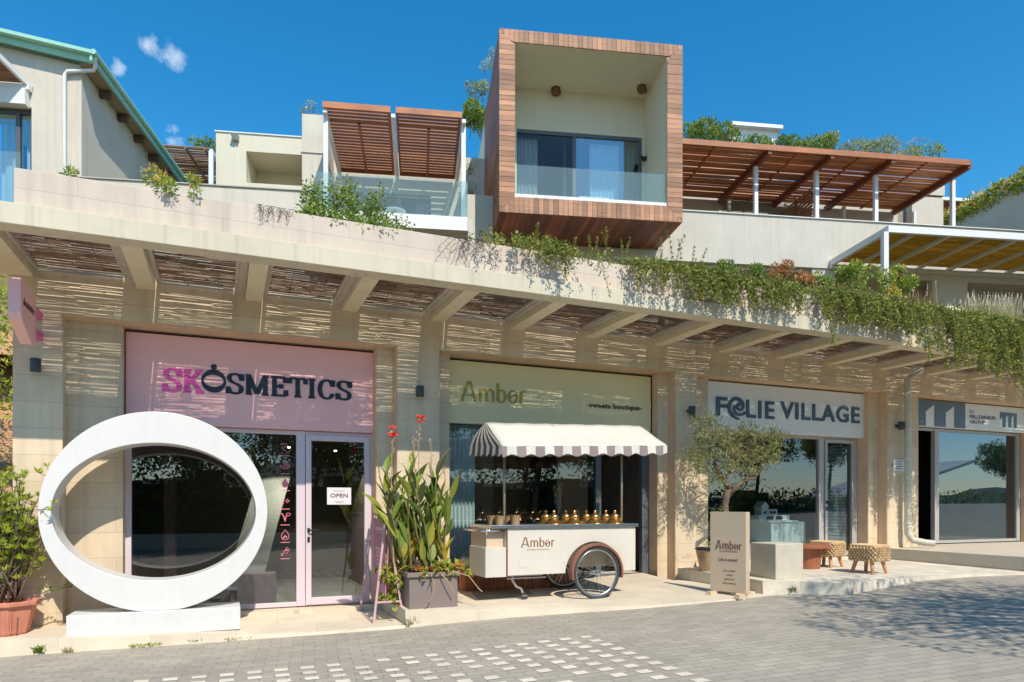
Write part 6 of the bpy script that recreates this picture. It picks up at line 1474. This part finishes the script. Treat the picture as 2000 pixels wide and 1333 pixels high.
# bare twigs hanging on the parapet
def twigs(px0, px1, py, cnt, lb, ln=.35):
    b = MB()
    for _ in range(cnt):
        q = wp(random.uniform(px0, px1), py, Y=7.72); p = Vector((q.x, 7.735, CZ+3.2)); pth = [p]; d = Vector((random.uniform(-.5, .5), -.15, .3))
        for i in range(9):
            d = (d+Vector((random.gauss(0, .35), 0, -.3))).normalized(); p = p+d*ln/9; p.y = min(p.y, 7.728); pth.append(p)
            if random.random() < .5: b.tube([p, p+Vector((random.uniform(-.07, .07), -.01, random.uniform(-.09, .03)))], .0018, 3)
        b.tube(pth, .003, 4)
    b.build('bare_twigs', mat('twig', (.12, .085, .075), .9) if 'twig' not in MAT else MAT['twig'], label=lb, cat='dry creeper')
twigs(885, 955, 470, 14, 'bare brown creeper twigs hanging on the parapet left of the green vines', .42)
twigs(490, 575, 410, 12, 'bare creeper twigs on the parapet left of the upright leafy plants', .16)
# upright plants on the parapet
def leafy(px0, px1, pyt, pyb, cnt, Y_, lb, F, ln=.07, wd=.026, M=I4, cat='shrub', dens=9, tones=(.2, 1), width=.5, z0=None, name='leafy_shrub'):
    b, s = MB(M), MB(M); f = wp if M is I4 else up
    l_, h_ = f(px0, pyt, Y=Y_), f(px1, pyb, Y=Y_); zb_ = h_.z if z0 is None else z0
    t = thing(name, ((l_.x+h_.x)/2, Y_, zb_), lb, cat, M=M)
    for i in range(cnt):
        x = l_.x+(h_.x-l_.x)*(i+.5)/cnt+random.uniform(-.04, .04); top = zb_+(l_.z-zb_)*random.uniform(.62, 1.0); s0 = Vector((x, Y_+random.uniform(-.08, .1), zb_-.05)); e_ = Vector((x+random.uniform(-.1, .1), Y_+random.uniform(-.12, .12), top))
        path = stem(s, s0, e_, .006, .003, .05, 9, 5)
        for k, p in enumerate(path[1:]):
            for _ in range(dens):
                a = random.uniform(0, 6.28); q = Vector((math.cos(a), math.sin(a)*.8, random.uniform(-.3, .7))); b.leaf(p+q*random.uniform(0, width*.12)+Vector((0, 0, random.uniform(-.05, .05))), q, ln*random.uniform(.6, 1.2)*(1-.35*k/9), wd, random.uniform(*tones))
    s.build('stems', stemm, t, smooth=True); b.build('leaves', F, t)
random.seed(41); zpt = CZ+3.17
leafy(583, 640, 350, 420, 8, 7.95, 'upright leafy green plant at the left end of the clump on the parapet', F_green, z0=zpt, ln=.062, wd=.022, dens=12)
leafy(648, 705, 350, 430, 9, 7.98, 'tallest leafy green plant in front of the glass balcony', F_green, z0=zpt, ln=.062, wd=.022, dens=13)
leafy(712, 748, 365, 435, 6, 7.98, 'leafy green plant with brownish tips in front of the glass balcony', F_green, z0=zpt, dens=13, ln=.06, wd=.022)
leafy(755, 785, 405, 445, 4, 7.98, 'small leafy green plant at the right end of the clump by the white table', F_green, z0=zpt, dens=12, ln=.055, wd=.022)
b = MB(); 
for i in range(60):
    c = wp(random.uniform(600, 775), 420, Y=7.9); clump(b, (c.x, random.uniform(7.75, 8.0), zpt+random.uniform(-.02, .10)), .08, 26, .05, .02, (.1, .9))
b.build('ground_cover', F_green, kind='stuff', label='low leafy cover at the foot of the parapet plants', cat='ground cover')
def sprig(px, py, r_, cnt, lb, F=F_succ, Y_=7.9):
    c = wp(px, py, Y=Y_); b = MB(); clump(b, c, r_, cnt, .05, .018, (.2, .9)); clump(b, c+Vector((r_*.8, -.05, -r_*.4)), r_*.7, cnt//2, .05, .018, (.2, .9)); b.build('leafy_sprig', F, label=lb, cat='small plant', group='small plants on the bare parapet')
sprig(135, 338, .05, 70, 'small green sprig at the left on the parapet below the downpipe'); sprig(300, 345, .10, 190, 'larger green sprig on the parapet below the mint roof end'); sprig(320, 362, .08, 160, 'green sprig spilling down the parapet right below the larger one', Y_=7.72); sprig(375, 352, .05, 80, 'thin green sprig on the parapet in front of the far pergola'); sprig(378, 372, .045, 60, 'drooping green sprig on the parapet face under the far pergola', Y_=7.72)
# shrubs at right
def shrub(px, py, Y_, r_, cnt, F, lb, ln=.06, wd=.03, M=I4, name='shrub', flat=.8, tones=(.1, .95), nc=9, spread=1.0, cat='shrub'):
    f = wp if M is I4 else up; c = f(px, py, Y=Y_); b = MB(M)
    t = thing(name, (c.x, Y_, c.z-r_), lb, cat, M=M); s = MB(M)
    for k in range(nc):
        v = Vector((random.uniform(-1, 1)*spread, random.uniform(-.6, .6), random.uniform(-.75, .75)))*r_*.75; cc = c+v; clump(b, cc, r_*random.uniform(.3, .5), cnt//nc, ln, wd, tones, flat=flat)
        stem(s, (c.x+v.x*.2, c.y+v.y*.2, c.z-r_*1.1), cc, .010, .004, .1, 4, 5)
    s.build('stems', bark, t, smooth=True); b.build('leaves', F, t)
random.seed(51)
shrub(1520, 530, 8.9, .22, 900, F_orange, 'rust orange tinted shrub above the creeper', .05, .022)
shrub(1570, 545, 8.7, .18, 700, F_orange, 'second rust tinted shrub right beside the orange one, lower and paler', .05, .022)
shrub(1420, 525, 8.6, .16, 700, F_green, 'fresh green low shrub between timber box and orange shrub', .05, .024)
shrub(1480, 530, 8.9, .14, 500, F_green, 'small green shrub directly left of the orange shrub', .05, .024)
shrub(1605, 545, 9.3, .26, 1100, F_green, 'upright green shrub just left of the golden reed pergola corner', .06, .024)
shrub(1672, 545, 9.5, .36, 1900, F_succ, 'round bright green shrub under the corner of the golden reed pergola', .055, .032, tones=(.2, .85))
shrub(1742, 560, 9.2, .38, 1900, F_succ, 'sprawling yellow-green shrub in front of the white pergola post', .055, .032, tones=(.3, .88))
shrub(1755, 530, 9.2, .14, 400, F_succ, 'thin sprig rising in front of the white pergola post', .05, .026, tones=(.3, .88))
# ornamental grasses
def grass(px, py, Y_, n_, h_, lb, F=F_straw, sp=.35, tones=(.2, 1), lean=.5):
    c = wp(px, py, Y=Y_); b = MB(); t = thing('ornamental_grass', (c.x, Y_, c.z), lb, 'grass clump'); hd = MB()
    for _ in range(n_):
        s0 = c+Vector((random.uniform(-sp, sp), random.uniform(-.2, .2), 0)); blade(b, s0, (random.uniform(-lean, lean), random.uniform(-.3, .2), 1), h_*random.uniform(.5, 1.1), .0075, random.uniform(.1, 1.1), random.uniform(*tones), 5)
    for _ in range(n_//9):
        s0 = c+Vector((random.uniform(-sp, sp), random.uniform(-.2, .2), 0)); e_ = s0+Vector((random.uniform(-.12, .2), 0, h_*random.uniform(.8, 1.2))); stem(hd, s0, e_, .003, .002, .1, 4, 3)
        for k in range(10): hd.leaf(e_+Vector((0, 0, -.012*k)), (random.uniform(-.3, .3), random.uniform(-.2, .2), 1), .035, .010, .5)
    b.build('blades', F, t); hd.build('seed_heads', mat('seed_head', (.70, .62, .45), .9) if 'seed_head' not in MAT else MAT['seed_head'], t)
grass(1915, 640, 9.3, 420, .62, 'pale straw grass clump in front of the pillar lamp', tones=(.2, .9))
grass(1960, 650, 9.2, 480, .72, 'bleached straw grass clump at the right frame edge', tones=(.3, 1))
grass(1880, 630, 9.6, 120, .45, 'sparse pale grass clump left of the pillar', tones=(.1, .8))
grass(1800, 610, 9.6, 60, .55, 'reddish thin grass stalks before the dark opening', F_orange, sp=.4, tones=(0, .6), lean=.25)
b = MB(); q = wp(1835, 598, Y=9.9); b.lathe([(.10, 0), (.42, .02), (.36, .14), (.2, .26), (.05, .30)], (q.x+.2, 9.95, q.z-.28), 9); b.build('boulder', pebble, label='pale boulder half buried in the creeper before the dark opening', cat='rock')
# roof planting
def roofgreen(px0, px1, pyc, Y_, r_, cnt, F, lb, M=RU, ln=.10, wd=.045, tones=(.1, .9), nc=None, vr=.22):
    b = MB(M); s = MB(M); a = up(px0, pyc, Y=Y_); c = up(px1, pyc, Y=Y_); L_ = c.x-a.x; nc = nc or max(4, int(L_/(r_*.4)))
    t = thing('roof_shrub', ((a.x+c.x)/2, Y_, a.z-r_), lb, 'shrub', M=M)
    for k in range(nc):
        cc = Vector((a.x+L_*(k+.5)/nc+random.uniform(-.1, .1), Y_+random.uniform(-.4, .4), (a.z+(c.z-a.z)*(k+.5)/nc)+random.uniform(-vr, vr)*r_)); clump(b, cc, r_*random.uniform(.5, .85), cnt//nc, ln, wd, tones); stem(s, cc-Vector((0, 0, r_*1.4)), cc+Vector((0, 0, r_*.3)), .015, .006, .1, 4, 5)
    s.build('stems', bark, t, smooth=True); b.build('leaves', F, t)
random.seed(61)
roofgreen(1338, 1435, 264, 22, .52, 3800, F_green, 'dark green bush on the roof just right of the timber box')
roofgreen(1510, 1628, 286, 22, .38, 3000, F_green, 'low green hedge on the roof right of the white penthouse')
roofgreen(1600, 1628, 275, 22, .30, 500, F_succ, 'small lighter tuft at the end of the roof hedge')
roofgreen(1655, 1745, 288, 22, .44, 3200, F_olive, 'silvery green bush on the pergola roof line', ln=.09, wd=.03)
roofgreen(1748, 1832, 300, 22, .32, 1500, F_succ, 'sparse yellow-green bush at the right end of the roof', ln=.09, wd=.03, vr=.4)
roofgreen(1440, 1510, 286, 22, .26, 1200, F_green, 'low plants in front of the white penthouse window')
roofgreen(590, 622, 218, 19.2, .14, 300, F_olive, 'small tuft on top of the cream tower left of the louvred pergola', ln=.07, wd=.02)
roofgreen(378, 420, 282, 24, .25, 500, F_green, 'green bush behind the far brown pergola')
roofgreen(908, 950, 222, 21.5, .46, 3000, F_green, 'dark green climber at the left edge of the timber box')
roofgreen(925, 952, 165, 21.5, .28, 700, F_olive, 'silvery upper branches rising above the climber beside the timber box', ln=.09, wd=.03)
roofgreen(948, 962, 118, 21.5, .18, 260, F_olive, 'topmost thin sprig beside the upper left edge of the timber box', ln=.08, wd=.03)
b = MB(RU)
for i in range(260):
    y = random.uniform(14, 24.1); clump(b, (random.uniform(19.85, 20.4), y, z(10.75)+random.uniform(-.12, .3)), random.uniform(.2, .34), 40, .14, .07, (.2, 1))
b.build('ivy', F_succ, label='yellow-green ivy growing along the top of the shaded grey wall', cat='ivy')
b = MB(RU)
for i in range(34): clump(b, (1.35+random.uniform(-.1, .3), 20.33, z(10.3)-random.uniform(0, 1.3)), .10, 10, .07, .03, (.2, .8))
b.build('climber', F_green, label='thin climber hanging on the pale wall left of the timber box', cat='climber', kind='stuff')
# greenery at the far left edge
random.seed(71); b = MB()
for i in range(60): clump(b, (random.uniform(-5.5, -2.5), random.uniform(10.9, 12.8), CZ+1.3+random.uniform(-.1, 2.3)), .28, 60, .10, .035, (.1, .95))
b.build('hillside_bush', F_shrub, label='tall loose green bush on the bank behind the pink projecting sign', cat='bush')
b = MB()
for i in range(200): blade(b, (random.uniform(-3.6, -2.3), random.uniform(10.5, 11), CZ+.42), (random.uniform(-.4, .4), random.uniform(-.6, .1), 1), random.uniform(.15, .35), .012, random.uniform(.4, 1.5), random.uniform(0, 1), 4)
b.build('dry_grass', F_straw, kind='stuff', label='dry grass on top of the rubble wall', cat='grass')
b = MB(RU)
for i in range(24): clump(b, (random.uniform(-9.2, -7.95), random.uniform(12.6, 13.4), z(5.4)+random.uniform(-.2, .45)), .2, 40, .10, .03, (.2, 1))
b.build('terrace_shrub', F_succ, label='green shrub behind the glass railing of the mint roofed house', cat='shrub')

# ---------------- the other side of the street (seen in the windows; casts the road shadow) ----------------
def far_tree(x, y, zg, h, r_, lb, F=F_far, cnt=5200, ln=.16, trunk=.14, nc=60, flat=.75, low=.45):
    t = thing('street_tree', (x, y, zg), lb, 'tree', 'trees across the street'); s, b = MB(), MB()
    top = Vector((x+.3, y, zg+h*low)); s.tube([(x, y, zg-.1), (x+.1, y, zg+h*.2), top], [trunk, trunk*.8, trunk*.6], 8)
    for k in range(nc):
        v = Vector((random.gauss(0, 1), random.gauss(0, 1), random.gauss(0, 1))).normalized()*random.uniform(.3, 1)
        c = Vector((x+v.x*r_, y+v.y*r_, zg+h*.70+v.z*r_*flat))
        if k % 2 == 0: stem(s, top, c, trunk*.3, .012, .12, 5, 5)
        clump(b, c, r_*random.uniform(.16, .27), cnt//nc, ln, ln*.4, (0, 1))
    s.build('trunk', bark, t, smooth=True); b.build('crown', F, t)
random.seed(81)
far_tree(8.7, .65, road(8), 6.2, 2.35, 'leafy tree at the kerb opposite whose shade falls on the paving', cnt=13000, ln=.10, nc=120)
far_tree(13.2, .6, road(13), 6.0, 2.3, 'second shade tree further up the street', cnt=8000, ln=.12, nc=80)
for x, y, h, r_, lb in ((-6, -11, 6.5, 2.6, 'dark tree across the street at the far left'), (-1.5, -12, 7, 2.8, 'tall dark tree opposite the white ring'), (3.5, -11, 6.8, 2.8, 'tall dark tree opposite the pink shop'), (8.5, -12, 7, 3.0, 'broad dark tree opposite the planter'), (13.5, -11, 6.8, 2.8, 'dark tree opposite the cart'), (18.5, -12, 6.5, 2.7, 'dark tree opposite the standing board'), (23.5, -12, 6.8, 2.9, 'dark tree opposite the third shop'), (30, -13, 6.0, 2.3, 'small dark tree opposite the stools'), (37, -14, 6.2, 2.4, 'rounded dark tree opposite the drainpipe'), (64, -19, 5.5, 2.2, 'distant tree far down the street')):
    far_tree(x, y, road(x), h, r_, lb, ln=.20, nc=80, cnt=12000)
b = MB()
for i in range(420):
    x = random.uniform(-14, 52); hh = 3.4 if x < 18 else 1.9
    clump(b, (x, random.uniform(-10.5, -9), road(8)+random.uniform(0, 1)*hh-.3), .6, 34, .26, .13, (0, 1))
for i in range(66):
    x = -14+i; hh = (3.6 if x < 25+3*math.sin(x) else 1.75)+random.uniform(-.3, .3); b.box(x, x+1.02, -10.9+random.uniform(-.2, .2), -9.8, road(8)-.5, road(8)+hh*random.uniform(.5, .72), 0, .3)
for i in range(1000):
    x = random.uniform(-14, 52); hh = 3.6 if x < 25+3*math.sin(x) else 1.75
    clump(b, (x, random.uniform(-9.9, -9.4), road(8)+random.uniform(0, 1.05)*hh), .45, 26, .16, .08, (0, 1))
b.build('street_hedge', F_far, label='long dark hedge bordering the far side of the street', cat='hedge')
b = MB(); b.box(-20, 60, -8.6, -8.3, -.5, .55); b.build('boundary_wall', render_w, label='low cream boundary wall across the street', cat='wall')

hm_ = thing('house', (50, -17, .5), 'plain cream house with a sloping roof across the street far to the right', 'house')
b = MB(); b.box(44, 54, -22, -16, 0, 2.4); b.build('wall', render_w, hm_)
b = MB(); b.hexa([(43.5, -22.3, 2.2), (54.5, -22.3, 5.0), (54.5, -15.6, 5.0), (43.5, -15.6, 2.2), (43.5, -22.3, 2.42), (54.5, -22.3, 5.22), (54.5, -15.6, 5.22), (43.5, -15.6, 2.42)]); b.build('roof', white_metal, hm_)
b = MB(); pr_ = [(-300, -140)]; k = 40
for i in range(k): 
    x0, x1 = -300+800*i/k, -300+800*(i+1)/k; h = lambda x: 9+6*math.sin(x*.013+1)+3*math.sin(x*.05)
    b.hexa([(x0, -240, -3), (x1, -240, -3), (x1, -180, -3), (x0, -180, -3), (x0, -240, h(x0)), (x1, -240, h(x1)), (x1, -185, h(x1)*.3), (x0, -185, h(x0)*.3)])
b.build('far_hills', mat('far_hill_green', (.09, .11, .10), .95, .3, .02), kind='structure')
b = MB(); b.poly([(-300, -185, .3), (500, -185, .3), (500, -60, .3), (-300, -60, .3)]); b.build('far_ground', mat('far_ground_m', (.14, .13, .07), .95, .3, .1), kind='structure')
